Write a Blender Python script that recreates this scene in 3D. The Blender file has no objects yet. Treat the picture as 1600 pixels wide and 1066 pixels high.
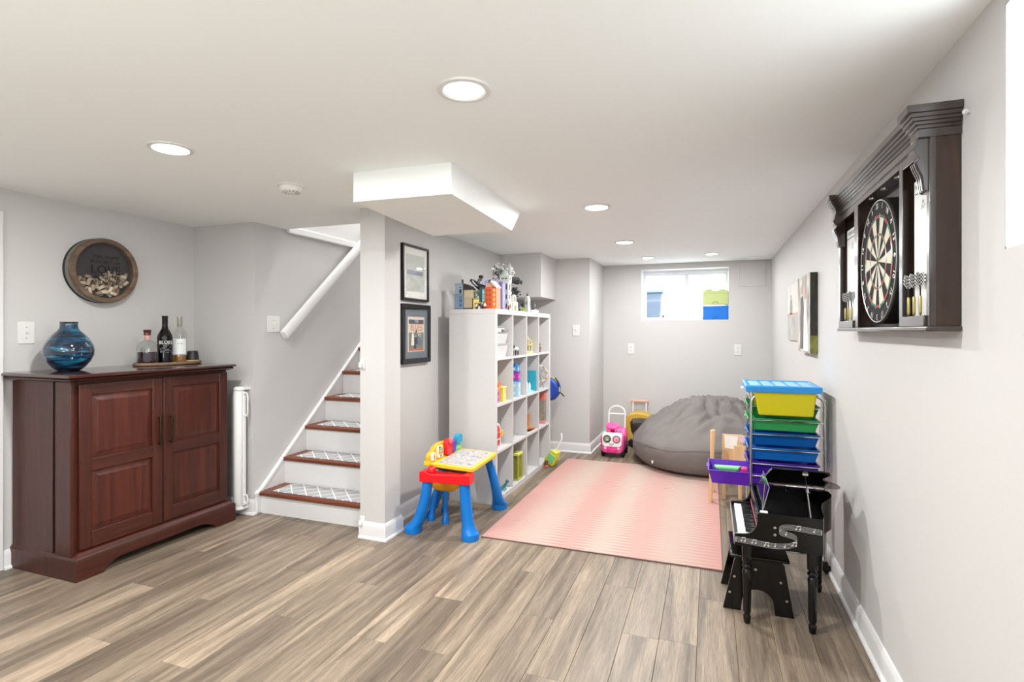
import bpy, bmesh, math, random
from mathutils import Vector, Matrix, noise
random.seed(7)
C = bpy.context.scene.collection
S = bpy.context.scene
PI = math.pi

# ------------------------------------------------------------ camera, world, exposure, lights
cam = bpy.data.cameras.new('camera'); co = bpy.data.objects.new('camera', cam); C.objects.link(co)
co.location = (0, 0, 1.30); co.rotation_euler = (PI/2, 0, math.radians(20.17))
cam.sensor_width = 36; cam.lens = 844/1600*36; cam.shift_y = -0.01; cam.clip_start = .02
S.camera = co
S.view_settings.view_transform = 'Standard'; S.view_settings.look = 'None'
S.view_settings.gamma = 1; S.view_settings.use_curve_mapping = False
S.view_settings.exposure = EXPOSURE = 0.16
S.cycles.max_bounces = 14; S.cycles.diffuse_bounces = 8; S.cycles.transparent_max_bounces = 16
S.cycles.use_denoising = True; S.cycles.sample_clamp_indirect = 6
w = bpy.data.worlds.new('sky'); S.world = w; w.use_nodes = True
bg = w.node_tree.nodes['Background']; bg.inputs[0].default_value = (.93, .97, 1, 1); bg.inputs[1].default_value = 8
CAN_W = 27       # watts of one ceiling downlight
FILL_W = 22        # watts of each fill downlight added behind the camera
STAIR_W = 60       # lamp of the upper hall above the stairs
def lamp(name, loc, size, watt, col=(1, .997, .975), rot=(0, 0, 0)):
    l = bpy.data.lights.new(name, 'AREA'); l.shape = 'DISK'; l.size = size; l.energy = watt; l.color = col
    o = bpy.data.objects.new(name, l); C.objects.link(o); o.location = loc; o.rotation_euler = rot
    return o
CANS = [(-.741, 1.571), (-2.14, 1.645), (-.666, 3.338), (-.7, 4.743), (.012, 5.76), (-.62, 5.84)]
FILLCANS = [(-.741, -.3), (-2.14, -.3), (-.741, -2.0), (-2.14, -2.0)]
for i, (x, y) in enumerate(CANS):
    lamp('downlight_lamp', (x, y, 2.055), .09, CAN_W*(.2 if i >= 4 else 1))
for x, y in FILLCANS:
    lamp('downlight_lamp', (x, y, 2.055), .15, FILL_W)  # unseen fill lamps, added to light the room from behind the camera
lamp('added_ceiling_uplight', (-1.1, -1.0, 1.2), 1.0, 34, (1, .995, .985), (math.radians(180-12), 0, 0))  # uplight without a fixture, added behind the camera to brighten the ceiling
lamp('hall_lamp', (-2.56, 4.2, 4.3), .4, STAIR_W, (1, .98, .95))

# ------------------------------------------------------------ mesh helpers
ORG = {}
def V(*a): return Vector(a)
class MB:
    def __init__(s): s.v = []; s.f = []; s.m = []; s.k = 0
    def add(s, vs, fs, M=None):
        n = len(s.v)
        for p in vs:
            p = Vector(p); s.v.append(M @ p if M else p)
        for f in fs: s.f.append([n+i for i in f]); s.m.append(s.k)
        return s
    def box(s, x0, x1, y0, y1, z0, z1, M=None):
        return s.add([(x, y, z) for x in (x0, x1) for y in (y0, y1) for z in (z0, z1)],
            [(0,1,3,2),(4,6,7,5),(0,4,5,1),(2,3,7,6),(0,2,6,4),(1,5,7,3)], M)
    def loft(s, rings, cap=True, close=True, M=None):
        n = len(rings[0]); vs = [p for r in rings for p in r]; fs = []
        for i in range(len(rings)-1):
            for j in range(n if close else n-1):
                a = i*n+j; b = i*n+(j+1) % n
                fs.append((a, b, b+n, a+n))
        if cap:
            fs.append(tuple(reversed(range(n)))); fs.append(tuple(range((len(rings)-1)*n, len(rings)*n)))
        return s.add(vs, fs, M)
    def lathe(s, prof, c=(0,0,0), axis=(0,0,1), n=24, M=None, sx=1, sy=1):
        ax = Vector(axis).normalized()
        q = Vector((0,0,1)).rotation_difference(ax).to_matrix()
        rs = [[q @ Vector((r*math.cos(2*PI*j/n)*sx, r*math.sin(2*PI*j/n)*sy, z)) + Vector(c) for j in range(n)] for r, z in prof]
        return s.loft(rs, M=M)
    def ring(s, prof, c=(0,0,0), axis=(0,0,1), n=32):
        ax = Vector(axis).normalized(); q = Vector((0,0,1)).rotation_difference(ax).to_matrix()
        rs = [[q @ Vector((r*math.cos(2*PI*j/n), r*math.sin(2*PI*j/n), z)) + Vector(c) for j in range(n)] for r, z in prof+[prof[0]]]
        return s.loft(rs, cap=False)
    def cyl(s, a, b, r, r2=None, n=12):
        a = Vector(a); b = Vector(b); d = b-a
        return s.lathe([(r, 0), (r if r2 is None else r2, d.length)], a, d, n)
    def tube(s, pts, r, n=8, closed=False):
        pts = [Vector(p) for p in pts]; rs = []; N = len(pts); up = None
        for i, p in enumerate(pts):
            t = ((pts[(i+1) % N] if closed or i < N-1 else p) - (pts[i-1] if closed or i > 0 else p)).normalized()
            if up is None:
                up = Vector((0,0,1)) if abs(t.z) < .9 else Vector((1,0,0))
            a = t.cross(up).normalized(); b = a.cross(t).normalized(); up = b
            rr = r[i] if isinstance(r, (list, tuple)) else r
            rs.append([p + a*math.cos(2*PI*j/n)*rr + b*math.sin(2*PI*j/n)*rr for j in range(n)])
        if closed: rs.append(rs[0])
        return s.loft(rs, cap=not closed)
    def prism(s, poly, axis, a, b, M=None):
        """poly of 2D points; axis 'x': (y,z), 'y': (x,z), 'z': (x,y)"""
        def P(p, t): return {'x': (t, p[0], p[1]), 'y': (p[0], t, p[1]), 'z': (p[0], p[1], t)}[axis]
        return s.loft([[Vector(P(p, a)) for p in poly], [Vector(P(p, b)) for p in poly]], M=M)
    def ball(s, c, r, n=12, m=8, sx=1, sy=1, sz=1):
        rs = [[Vector((c[0]+r*sx*math.sin(PI*i/m)*math.cos(2*PI*j/n), c[1]+r*sy*math.sin(PI*i/m)*math.sin(2*PI*j/n), c[2]-r*sz*math.cos(PI*i/m))) for j in range(n)] for i in range(m+1)]
        rs[0] = [p*1 + Vector((0,0,0)) for p in rs[0]]
        return s.loft(rs, cap=False)
    def text(s, body, size, o, xd, yd, th=.0006, align='CENTER', w=1.0):
        cu = bpy.data.curves.new('t', 'FONT'); cu.body = body; cu.size = size; cu.align_x = align; cu.resolution_u = 2
        cu.space_line = .9
        ob = bpy.data.objects.new('t', cu); C.objects.link(ob)
        me = ob.to_mesh(); xd = Vector(xd).normalized(); yd = Vector(yd).normalized(); nd = xd.cross(yd)
        vs = [Vector(o)+xd*v.co.x*w+yd*v.co.y+nd*th for v in me.vertices]
        fs = [tuple(p.vertices) for p in me.polygons]
        s.add(vs, fs); ob.to_mesh_clear(); bpy.data.objects.remove(ob); bpy.data.curves.remove(cu)
        return s
    def quad(s, a, b, c, d): return s.add([a, b, c, d], [(0,1,2,3)])
    def build(s, name, mats, parent=None, bevel=0, smooth=40, sub=0, fix=True, seg=2):
        og = ORG.get(parent.name, Vector((0,0,0))) if parent else Vector((0,0,0))
        me = bpy.data.meshes.new(name); me.from_pydata([tuple(p-og) for p in s.v], [], s.f)
        if not isinstance(mats, (list, tuple)): mats = [mats]
        for m in mats: me.materials.append(m)
        for p, k in zip(me.polygons, s.m): p.material_index = k
        if fix:
            bm = bmesh.new(); bm.from_mesh(me); bmesh.ops.remove_doubles(bm, verts=bm.verts, dist=1e-6)
            bmesh.ops.recalc_face_normals(bm, faces=bm.faces); bm.to_mesh(me); bm.free()
        if smooth:
            me.shade_smooth() if hasattr(me, 'shade_smooth') else None
            me.set_sharp_from_angle(angle=math.radians(smooth))
        o = bpy.data.objects.new(name, me); C.objects.link(o)
        if parent: o.parent = parent; ORG[o.name] = og
        if bevel:
            b = o.modifiers.new('bevel', 'BEVEL'); b.width = bevel; b.segments = seg; b.limit_method = 'ANGLE'; b.angle_limit = math.radians(35)
        if sub:
            b = o.modifiers.new('sub', 'SUBSURF'); b.levels = sub; b.render_levels = sub
        return o
def tag(o, label=None, cat=None, group=None, kind=None):
    if label: o['label'] = label
    if cat: o['category'] = cat
    if group: o['group'] = group
    if kind: o['kind'] = kind
    return o
def thing(name, label, cat, loc, group=None, rz=0, world=True):
    o = bpy.data.objects.new(name, None); C.objects.link(o); o.location = loc; o.rotation_euler = (0, 0, rz)
    o.empty_display_size = .05
    ORG[o.name] = Vector(loc) if world else Vector((0,0,0))
    return tag(o, label, cat, group)
def single(mb, name, label, cat, loc, mats, group=None, **k):
    """a thing that is one mesh, origin at its base"""
    L = Vector(loc); mb.v = [p-L for p in mb.v]
    o = mb.build(name, mats, **k); o.location = loc
    return tag(o, label, cat, group)
def B(x0, x1, y0, y1, z0, z1): return MB().box(x0, x1, y0, y1, z0, z1)
def copy_tree(o, parent=None):
    kids = list(o.children)
    c = o.copy(); C.objects.link(c)
    if parent: c.parent = parent
    for ch in kids: copy_tree(ch, c)
    return c

# ------------------------------------------------------------ materials
def srgb(h):
    h = h.lstrip('#'); c = [int(h[i:i+2], 16)/255 for i in (0, 2, 4)]
    return tuple((x/12.92 if x <= .04045 else ((x+.055)/1.055)**2.4) for x in c) + (1,)
MC = {}
def mat(name, col, rough=.5, metal=0, var=0, vs=30, bump=0, bs=200, coat=0, trans=0, emit=0, alpha=1, ior=1.45, spec=.5):
    if name in MC: return MC[name]
    m = bpy.data.materials.new(name); m.use_nodes = True; nt = m.node_tree; p = nt.nodes['Principled BSDF']
    c = srgb(col) if isinstance(col, str) else tuple(col)+(1,)
    I = p.inputs; I['Base Color'].default_value = c; I['Roughness'].default_value = rough; I['Metallic'].default_value = metal
    I['Coat Weight'].default_value = coat; I['Transmission Weight'].default_value = trans; I['IOR'].default_value = ior
    I['Specular IOR Level'].default_value = spec; I['Alpha'].default_value = alpha
    if emit: I['Emission Color'].default_value = c; I['Emission Strength'].default_value = emit
    tc = nt.nodes.new('ShaderNodeTexCoord')
    n = nt.nodes.new('ShaderNodeTexNoise'); n.inputs['Scale'].default_value = vs; n.inputs['Detail'].default_value = 4
    nt.links.new(tc.outputs['Object'], n.inputs['Vector'])
    if var is not None:
        v = var or .02
        mx = nt.nodes.new('ShaderNodeMix'); mx.data_type = 'RGBA'
        mx.inputs[6].default_value = tuple(x*(1-v) for x in c[:3])+(1,); mx.inputs[7].default_value = tuple(min(1, x*(1+v)) for x in c[:3])+(1,)
        nt.links.new(n.outputs['Fac'], mx.inputs[0]); nt.links.new(mx.outputs[2], I['Base Color'])
    if bump:
        n2 = nt.nodes.new('ShaderNodeTexNoise'); n2.inputs['Scale'].default_value = bs; n2.inputs['Detail'].default_value = 3
        nt.links.new(tc.outputs['Object'], n2.inputs['Vector'])
        b = nt.nodes.new('ShaderNodeBump'); b.inputs['Strength'].default_value = bump; b.inputs['Distance'].default_value = .002
        nt.links.new(n2.outputs['Fac'], b.inputs['Height']); nt.links.new(b.outputs[0], I['Normal'])
    MC[name] = m
    return m
def wood(name, c1, c2, axis='z', sc=1.0, rough=.35, coat=0, bump=.15, mid=None):
    if name in MC: return MC[name]
    m = bpy.data.materials.new(name); m.use_nodes = True; nt = m.node_tree; p = nt.nodes['Principled BSDF']
    tc = nt.nodes.new('ShaderNodeTexCoord'); mp = nt.nodes.new('ShaderNodeMapping')
    s = {'x': (2, 40, 40), 'y': (40, 2, 40), 'z': (40, 40, 2)}[axis]
    mp.inputs['Scale'].default_value = tuple(a*sc for a in s)
    nt.links.new(tc.outputs['Object'], mp.inputs['Vector'])
    n = nt.nodes.new('ShaderNodeTexNoise'); n.inputs['Scale'].default_value = 1; n.inputs['Detail'].default_value = 8; n.inputs['Roughness'].default_value = .65; n.inputs['Distortion'].default_value = .6
    nt.links.new(mp.outputs[0], n.inputs['Vector'])
    r = nt.nodes.new('ShaderNodeValToRGB'); r.color_ramp.elements[0].position = .3; r.color_ramp.elements[1].position = .7
    r.color_ramp.elements[0].color = srgb(c1); r.color_ramp.elements[1].color = srgb(c2)
    if mid:
        e = r.color_ramp.elements.new(.5); e.color = srgb(mid)
    nt.links.new(n.outputs['Fac'], r.inputs[0]); nt.links.new(r.outputs[0], p.inputs['Base Color'])
    b = nt.nodes.new('ShaderNodeBump'); b.inputs['Strength'].default_value = bump; b.inputs['Distance'].default_value = .001
    nt.links.new(n.outputs['Fac'], b.inputs['Height']); nt.links.new(b.outputs[0], p.inputs['Normal'])
    p.inputs['Roughness'].default_value = rough; p.inputs['Coat Weight'].default_value = coat
    MC[name] = m
    return m
def pane_glass(name, tint=(1,1,1), fac=.08, rough=.02):
    """thin clear glass: transparent with a mirror share that grows at grazing angles"""
    if name in MC: return MC[name]
    m = bpy.data.materials.new(name); m.use_nodes = True; nt = m.node_tree; nt.nodes.clear()
    o = nt.nodes.new('ShaderNodeOutputMaterial'); t = nt.nodes.new('ShaderNodeBsdfTransparent'); g = nt.nodes.new('ShaderNodeBsdfGlossy')
    mx = nt.nodes.new('ShaderNodeMixShader'); lw = nt.nodes.new('ShaderNodeLayerWeight'); lw.inputs[0].default_value = .5
    pw = nt.nodes.new('ShaderNodeMath'); pw.operation = 'POWER'; pw.inputs[1].default_value = 4
    ma = nt.nodes.new('ShaderNodeMath'); ma.operation = 'MULTIPLY_ADD'; ma.inputs[1].default_value = .45; ma.inputs[2].default_value = fac*.5
    t.inputs[0].default_value = tint+(1,); g.inputs['Roughness'].default_value = rough
    nt.links.new(lw.outputs['Facing'], pw.inputs[0]); nt.links.new(pw.outputs[0], ma.inputs[0]); nt.links.new(ma.outputs[0], mx.inputs[0])
    nt.links.new(t.outputs[0], mx.inputs[1]); nt.links.new(g.outputs[0], mx.inputs[2])
    nt.links.new(mx.outputs[0], o.inputs[0]); MC[name] = m
    return m
wallm = mat('wall_paint', '#c5c4c3', .55, var=.015, vs=3, bump=.12, bs=140)
ceilm = mat('ceiling_paint', '#f1f5f4', .7, var=.01, vs=2, bump=.1, bs=120)
trimm = mat('white_trim_paint', '#dadadb', .35)
plaster = mat('white_plastic', '#dcdcda', .35)
chrome = mat('chrome', '#c9c9cc', .12, 1)
black = mat('gloss_black_lacquer', '#050506', .16)
mblack = mat('matt_black', '#101011', .55)
whitem = mat('white_laminate', '#c8c7c7', .35)
dark = mat('dark_slot', '#151515', .6)
def plastic(h, r=.35): return mat('plastic_'+h.strip('#'), h, r)

# ------------------------------------------------------------ setting
def struct(mb, name, m, **k):
    return tag(mb.build(name, m, **k), kind='structure')
XR = .617; XL = -3.615; H = 2.073; YB = 6.44; YF = -3.0
SX0, SX1 = -3.04, -2.075      # stair well between these walls
WX = -2.0                     # partition face towards the play area
def hole_wall_x(x0, x1, y0, y1, z0, z1, hy0, hy1, hz0, hz1):
    m = MB(); m.box(x0, x1, y0, hy0, z0, z1); m.box(x0, x1, hy1, y1, z0, z1); m.box(x0, x1, hy0, hy1, z0, hz0)
    if hz1 < z1: m.box(x0, x1, hy0, hy1, hz1, z1)
    return m
def hole_wall_y(y0, y1, x0, x1, z0, z1, hx0, hx1, hz0, hz1):
    m = MB(); m.box(x0, hx0, y0, y1, z0, z1); m.box(hx1, x1, y0, y1, z0, z1); m.box(hx0, hx1, y0, y1, z0, hz0)
    if hz1 < z1: m.box(hx0, hx1, y0, y1, hz1, z1)
    return m
HT = H+.001
struct(hole_wall_x(XR, XR+.3, -.25, YB+.32, -.1, HT, .45, 1.512, 1.483, 2.03), 'wall_right', wallm)
struct(hole_wall_x(XR, XR+.3, YF, -.25, -.1, HT, -1.75, -.6, 1.35, 2.03), 'wall_right_rear', wallm)
struct(hole_wall_y(YB, YB+.32, -1.3, XR, -.1, HT, -.758, .193, 1.42, 2.012), 'wall_back', wallm)
struct(hole_wall_x(XL-.15, XL, YF, 2.96, -.1, HT, .86, 1.715, -.02, 1.895), 'wall_left', wallm)
struct(B(XL-.15, SX0, 2.96, 3.1, -.1, HT), 'wall_left_return', wallm)
struct(B(SX0-.12, SX0, 3.1, 6.6, -.1, 4.6), 'wall_stair_left', wallm)
struct(B(SX1, WX, 3.05, 5.65, -.1, 4.6), 'wall_stair_right', wallm)
struct(B(SX1, -1.895, 2.87, 3.05, -.1, HT), 'wall_stair_end', wallm)
struct(B(SX1, -1.3, 5.65, 5.8, -.1, HT), 'wall_back_jog', wallm)
struct(B(-1.3, -1.2, 5.65, YB, -.1, HT), 'wall_alcove_left', wallm)
struct(B(XL-.15, XR+.3, YF-.12, YF, -.1, HT), 'wall_front', wallm)
struct(B(SX0-.12, WX, 6.5, 6.6, 2.3, 4.6), 'wall_stair_back', wallm)
struct(B(SX0, SX1, 3.16, 3.27, H+.12, 4.6), 'wall_stair_front', wallm)
cl = MB(); hx, hy = CANS[0]; hs = .12
cl.box(XL-.15, hx-hs, YF-.12, 3.27, H, H+.12); cl.box(hx+hs, XR+.3, YF-.12, 3.27, H, H+.12)
cl.box(hx-hs, hx+hs, YF-.12, hy-hs, H, H+.12); cl.box(hx-hs, hx+hs, hy+hs, 3.27, H, H+.12)
N_ = 32; sqp = []; cip = []
for j in range(N_):
    a = 2*PI*j/N_; k_ = hs/max(abs(math.cos(a)), abs(math.sin(a)))
    sqp.append((hx+k_*math.cos(a), hy+k_*math.sin(a), H)); cip.append((hx+.066*math.cos(a), hy+.066*math.sin(a), H))
cl.loft([[Vector(p) for p in sqp], [Vector(p) for p in cip]], cap=False)
cl.box(hx-hs, hx+hs, hy-hs, hy+hs, H+.11, H+.12)
cl.box(SX1+.03, XR+.3, 3.27, YB+.32, H, H+.12)
struct(cl, 'ceiling', ceilm)
struct(B(SX0-.12, WX, 3.1, 6.6, 4.6, 4.7), 'ceiling_stair', ceilm)
# box dropped from the ceiling, far end sloped
sf = MB(); sf.add([(-1.64, 2.215, H), (-1.113, 2.224, H), (-1.15, 3.30, H), (-1.74, 3.30, H),
                   (-1.63, 2.2, 1.927), (-1.113, 2.224, 1.927), (-1.165, 3.165, 1.927), (-1.72, 3.177, 1.927)],
                  [(0,1,2,3),(4,5,6,7),(0,1,5,4),(1,2,6,5),(2,3,7,6),(3,0,4,7)])
struct(sf, 'ceiling_box', ceilm)
struct(B(WX, -1.571, 5.1, 5.65, 1.635, H), 'wall_duct_box', wallm)
# baseboards with quarter round
def base_profile(): return [(0,0),(.026,0),(.026,.010),(.021,.016),(.015,.018),(.015,.080),(.012,.090),(.006,.101),(0,.103)]
def baseboard(path, name):
    """path of xy points, board grows to the left of travel"""
    pts = [Vector((x, y)) for x, y in path]; prof = base_profile(); rings = []
    for i, p in enumerate(pts):
        d1 = (pts[i]-pts[i-1]).normalized() if i > 0 else None
        d2 = (pts[i+1]-pts[i]).normalized() if i < len(pts)-1 else None
        if d1 is None: d1 = d2
        if d2 is None: d2 = d1
        n1 = Vector((-d1.y, d1.x)); n2 = Vector((-d2.y, d2.x)); n = (n1+n2); n = n/n.dot(n1) if n.length > .01 else n1
        rings.append([Vector((p.x+n.x*a, p.y+n.y*a, b)) for a, b in prof])
    m = MB().loft(rings); return struct(m, name, trimm)
baseboard([(XR, -3), (XR, YB), (-1.2, YB), (-1.2, 5.65), (WX, 5.65), (WX, 3.05), (-1.895, 3.05), (-1.895, 2.87), (SX1, 2.87)], 'baseboard_right')
baseboard([(SX0, 2.985), (SX0, 2.96), (XL, 2.96), (XL, 1.80)], 'baseboard_left')
baseboard([(XL, .78), (XL, -3), (XR, -3)], 'baseboard_front')
# ledge on the stair wall
struct(B(SX0, SX0+.035, 3.27, 6.4, 2.045, 2.10), 'trim_1', trimm, bevel=.008)
# floor: base + planks
struct(B(XL-.15, XR+.3, YF-.12, YB+.32, -.14, -.0085), 'floor', mat('subfloor', '#3a342e', .8))
def floor_mat():
    m = bpy.data.materials.new('vinyl_plank'); m.use_nodes = True; nt = m.node_tree; p = nt.nodes['Principled BSDF']; L = nt.links.new
    tc = nt.nodes.new('ShaderNodeTexCoord'); oi = nt.nodes.new('ShaderNodeObjectInfo')
    off = nt.nodes.new('ShaderNodeVectorMath'); off.operation = 'SCALE'; off.inputs[3].default_value = 57
    cx = nt.nodes.new('ShaderNodeCombineXYZ'); L(oi.outputs['Random'], cx.inputs[0]); L(oi.outputs['Random'], cx.inputs[1]); L(cx.outputs[0], off.inputs[0])
    ad = nt.nodes.new('ShaderNodeVectorMath'); ad.operation = 'ADD'; L(tc.outputs['Object'], ad.inputs[0]); L(off.outputs[0], ad.inputs[1])
    def nz(scale, det, rough, dist):
        mp = nt.nodes.new('ShaderNodeMapping'); mp.inputs['Scale'].default_value = scale; L(ad.outputs[0], mp.inputs[0])
        n = nt.nodes.new('ShaderNodeTexNoise'); n.inputs['Scale'].default_value = 1; n.inputs['Detail'].default_value = det
        n.inputs['Roughness'].default_value = rough; n.inputs['Distortion'].default_value = dist; L(mp.outputs[0], n.inputs['Vector']); return n
    n1 = nz((13, .8, 1), 6, .62, 1.2)
    n2 = nz((190, 7, 1), 6, .72, 1.0)
    n3 = nz((55, 8, 1), 4, .6, 2.5)
    r1 = nt.nodes.new('ShaderNodeValToRGB'); e = r1.color_ramp.elements
    e[0].position = .33; e[0].color = srgb('#68604f'); e[0].color = srgb('#665a4e'); e[1].position = .68; e[1].color = srgb('#a39280')
    x = r1.color_ramp.elements.new(.48); x.color = srgb('#827566')
    L(n1.outputs['Fac'], r1.inputs[0])
    r2 = nt.nodes.new('ShaderNodeValToRGB'); r2.color_ramp.elements[0].position = .30; r2.color_ramp.elements[1].position = .58
    r2.color_ramp.elements[0].color = (.42,.41,.40,1); r2.color_ramp.elements[1].color = (1.12,1.12,1.12,1); L(n2.outputs['Fac'], r2.inputs[0])
    m1 = nt.nodes.new('ShaderNodeMix'); m1.data_type = 'RGBA'; m1.blend_type = 'MULTIPLY'; m1.inputs[0].default_value = .8
    L(r1.outputs[0], m1.inputs[6]); L(r2.outputs[0], m1.inputs[7])
    r3 = nt.nodes.new('ShaderNodeValToRGB'); r3.color_ramp.elements[0].position = .66; r3.color_ramp.elements[1].position = .70
    r3.color_ramp.elements[0].color = (0,0,0,1); r3.color_ramp.elements[1].color = (.35,.35,.35,1); L(n3.outputs['Fac'], r3.inputs[0])
    m3 = nt.nodes.new('ShaderNodeMix'); m3.data_type = 'RGBA'; m3.inputs[7].default_value = srgb('#b3a797')
    L(r3.outputs[0], m3.inputs[0]); L(m1.outputs[2], m3.inputs[6])
    m2 = nt.nodes.new('ShaderNodeMix'); m2.data_type = 'RGBA'; m2.blend_type = 'MULTIPLY'; m2.inputs[0].default_value = 1
    L(m3.outputs[2], m2.inputs[6]); L(oi.outputs['Color'], m2.inputs[7]); L(m2.outputs[2], p.inputs['Base Color'])
    b = nt.nodes.new('ShaderNodeBump'); b.inputs['Strength'].default_value = .25; b.inputs['Distance'].default_value = .0006
    L(n2.outputs['Fac'], b.inputs['Height']); L(b.outputs[0], p.inputs['Normal']); p.inputs['Roughness'].default_value = .42
    return m
fm = floor_mat(); FLOOR = bpy.data.objects['floor']
PW, PL = .1525, 1.235
OV = {}
for x, y in ((-1.80,1.949),(-2.42,1.535),(-1.948,1.519),(-1.28,1.929),(-2.55,2.359),(-.95,1.94),(-2.88,2.353),(-1.6,2.349),(-.02,2.78),(-.28,2.345),(-.45,2.767),(-.75,2.345),(-.9,2.768)):
    OV[math.floor((x+.052)/PW)] = y
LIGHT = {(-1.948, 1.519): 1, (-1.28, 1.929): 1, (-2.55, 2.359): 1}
meshes = {}
def plank_mesh(w_, l_):
    k = (round(w_, 3), round(l_, 3))
    if k not in meshes:
        g = .0005; c = .0010
        vs = []
        for z, i in ((-.008, g), (-c, g), (0, g+c)):
            vs += [(i, i, z), (w_-i, i, z), (w_-i, l_-i, z), (i, l_-i, z)]
        fs = [(8,9,10,11)]
        for a in (0, 4):
            for j in range(4): fs.append((a+j, a+(j+1) % 4, a+4+(j+1) % 4, a+4+j))
        me = bpy.data.meshes.new('plank'); me.from_pydata(vs, [], fs); me.materials.append(fm); meshes[k] = me
    return meshes[k]
k0 = math.floor((XL+.052)/PW); k1 = math.floor((XR+.052)/PW)
for k in range(k0, k1+1):
    x0 = max(-.052+k*PW, XL); x1 = min(-.052+(k+1)*PW, XR)
    if x1-x0 < .01: continue
    rs = random.Random(k*31+5)
    j = OV.get(k, 1.53+.412*rs.randrange(3)); y = j-PL*math.ceil((j+.35)/PL)
    while y < YB:
        ya = max(y, -.35); yb = min(y+PL, YB)
        tone = rs.choice([.70, .78, .82, .88, .92, .97, 1.0, 1.14]) if x0 < -.9 else rs.choice([.80, .84, .88, .9, .95])
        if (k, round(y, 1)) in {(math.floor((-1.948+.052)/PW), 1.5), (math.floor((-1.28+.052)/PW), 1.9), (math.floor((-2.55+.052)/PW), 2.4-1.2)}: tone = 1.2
        if yb-ya > .02 and not (x1 < WX and ya > 3.1 and x0 > SX0-.2) and not (x1 < SX0-.3 and ya > 3.0):
            o = bpy.data.objects.new('plank', plank_mesh(x1-x0, yb-ya)); C.objects.link(o); o.parent = FLOOR; o.location = (x0, ya, 0)
            o.color = (tone, tone*.985, tone*.965, 1)
        y += PL
# floor behind the camera is outside every view: one sheet of the same boards
fb = tag(B(XL, XR, YF, -.351, -.008, 0).build('floor_front', fm), kind='structure'); fb.color = (.88, .87, .85, 1)

# windows
wf = mat('window_frame_vinyl', '#dfe3ea', .4); glass = pane_glass('window_glass')
def window_y(n, x0, x1, y, z0, z1):
    m = MB(); t = .035
    m.box(x0, x1, y, y+.06, z0, z0+t); m.box(x0, x1, y, y+.06, z1-t-.02, z1); m.box(x0, x0+t, y, y+.06, z0+t, z1-t-.02); m.box(x1-t, x1, y, y+.06, z0+t, z1-t-.02)
    f = struct(m, n, wf, bevel=.004)
    xm = (x0+x1)/2+.02
    B(xm-.022, xm+.022, y+.006, y+.05, z0+t, z1-t-.02).build('mullion', wf, f, bevel=.003)
    B(x0+t, xm-.02, y+.03, y+.034, z0+t, z1-t-.02).build('pane', glass, f); B(xm+.02, x1-t, y+.022, y+.026, z0+t, z1-t-.02).build('pane', glass, f)
    return f
window_y('window_1', -.758, .193, YB+.2, 1.42, 2.012)
rv = MB(); e = .004
rv.box(-.758, .193, YB+.001, YB+.2, 1.42, 1.42+e); rv.box(-.758, -.758+e, YB+.001, YB+.2, 1.42, 2.012); rv.box(.193-e, .193, YB+.001, YB+.2, 1.42, 2.012); rv.box(-.758, .193, YB+.001, YB+.2, 2.012-e, 2.012)
struct(rv, 'window_1_reveal', trimm)
m = MB(); X0 = XR+.2
m.box(X0, X0+.06, .45, 1.512, 1.483, 1.52); m.box(X0, X0+.06, .45, 1.512, 1.99, 2.03); m.box(X0, X0+.06, .45, .487, 1.52, 1.99); m.box(X0, X0+.06, 1.475, 1.512, 1.52, 1.99)
f2 = struct(m, 'window_2', wf, bevel=.004)
B(X0+.006, X0+.05, .96, 1.0, 1.52, 1.99).build('mullion', wf, f2); B(X0+.03, X0+.034, .487, .96, 1.52, 1.99).build('pane', glass, f2); B(X0+.022, X0+.026, 1.0, 1.475, 1.52, 1.99).build('pane', glass, f2)
rv = MB(); rv.box(XR+.001, X0, .45, 1.512, 1.483, 1.487); rv.box(XR+.001, X0, 1.508, 1.512, 1.483, 2.03); rv.box(XR+.001, X0, .45, .454, 1.483, 2.03); rv.box(XR+.001, X0, .45, 1.512, 2.026, 2.03)
struct(rv, 'window_2_reveal', trimm)
def window_x(n, y0, y1, z0, z1):
    m = MB(); X0 = XR+.2; t = .037
    m.box(X0, X0+.06, y0, y1, z0, z0+t); m.box(X0, X0+.06, y0, y1, z1-t, z1); m.box(X0, X0+.06, y0, y0+t, z0+t, z1-t); m.box(X0, X0+.06, y1-t, y1, z0+t, z1-t)
    f2 = struct(m, n, wf, bevel=.004); ym = (y0+y1)/2
    B(X0+.006, X0+.05, ym-.02, ym+.02, z0+t, z1-t).build('mullion', wf, f2); B(X0+.03, X0+.034, y0+t, ym-.02, z0+t, z1-t).build('pane', glass, f2); B(X0+.022, X0+.026, ym+.02, y1-t, z0+t, z1-t).build('pane', glass, f2)
window_x('added_daylight_window', -1.75, -.6, 1.35, 2.03)  # unseen window added behind the camera to let in more daylight
# ground outside the back window
gr = MB(); gr.box(-4, 4, YB+.34, 10, 1.2, 1.36); struct(gr, 'ground_outside', mat('concrete', '#c9c9c6', .8, var=.08, bump=.3))
# door in the left wall (only its casing edge shows)
d = MB(); d.box(XL, XL+.018, 1.715, 1.80, 0, 1.95); d.box(XL, XL+.018, .775, .86, 0, 1.95); d.box(XL, XL+.018, .86, 1.715, 1.88, 1.95)
dj = struct(d, 'door_1', trimm, bevel=.004)
dm = MB(); dm.box(XL-.06, XL-.025, .863, 1.712, .01, 1.877)
for z0, z1 in ((.15, .85), (.95, 1.75)):
    for y0, y1 in ((.95, 1.25), (1.33, 1.63)): dm.box(XL-.026, XL-.019, y0, y1, z0, z1)
dl = dm.build('door_leaf', trimm, dj, bevel=.004)
MB().lathe([(.012,0),(.012,.03),(.026,.04),(.028,.055),(.018,.068),(.001,.07)], (XL-.024, .93, .95), (1,0,0)).build('door_handle', chrome, dl)
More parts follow.
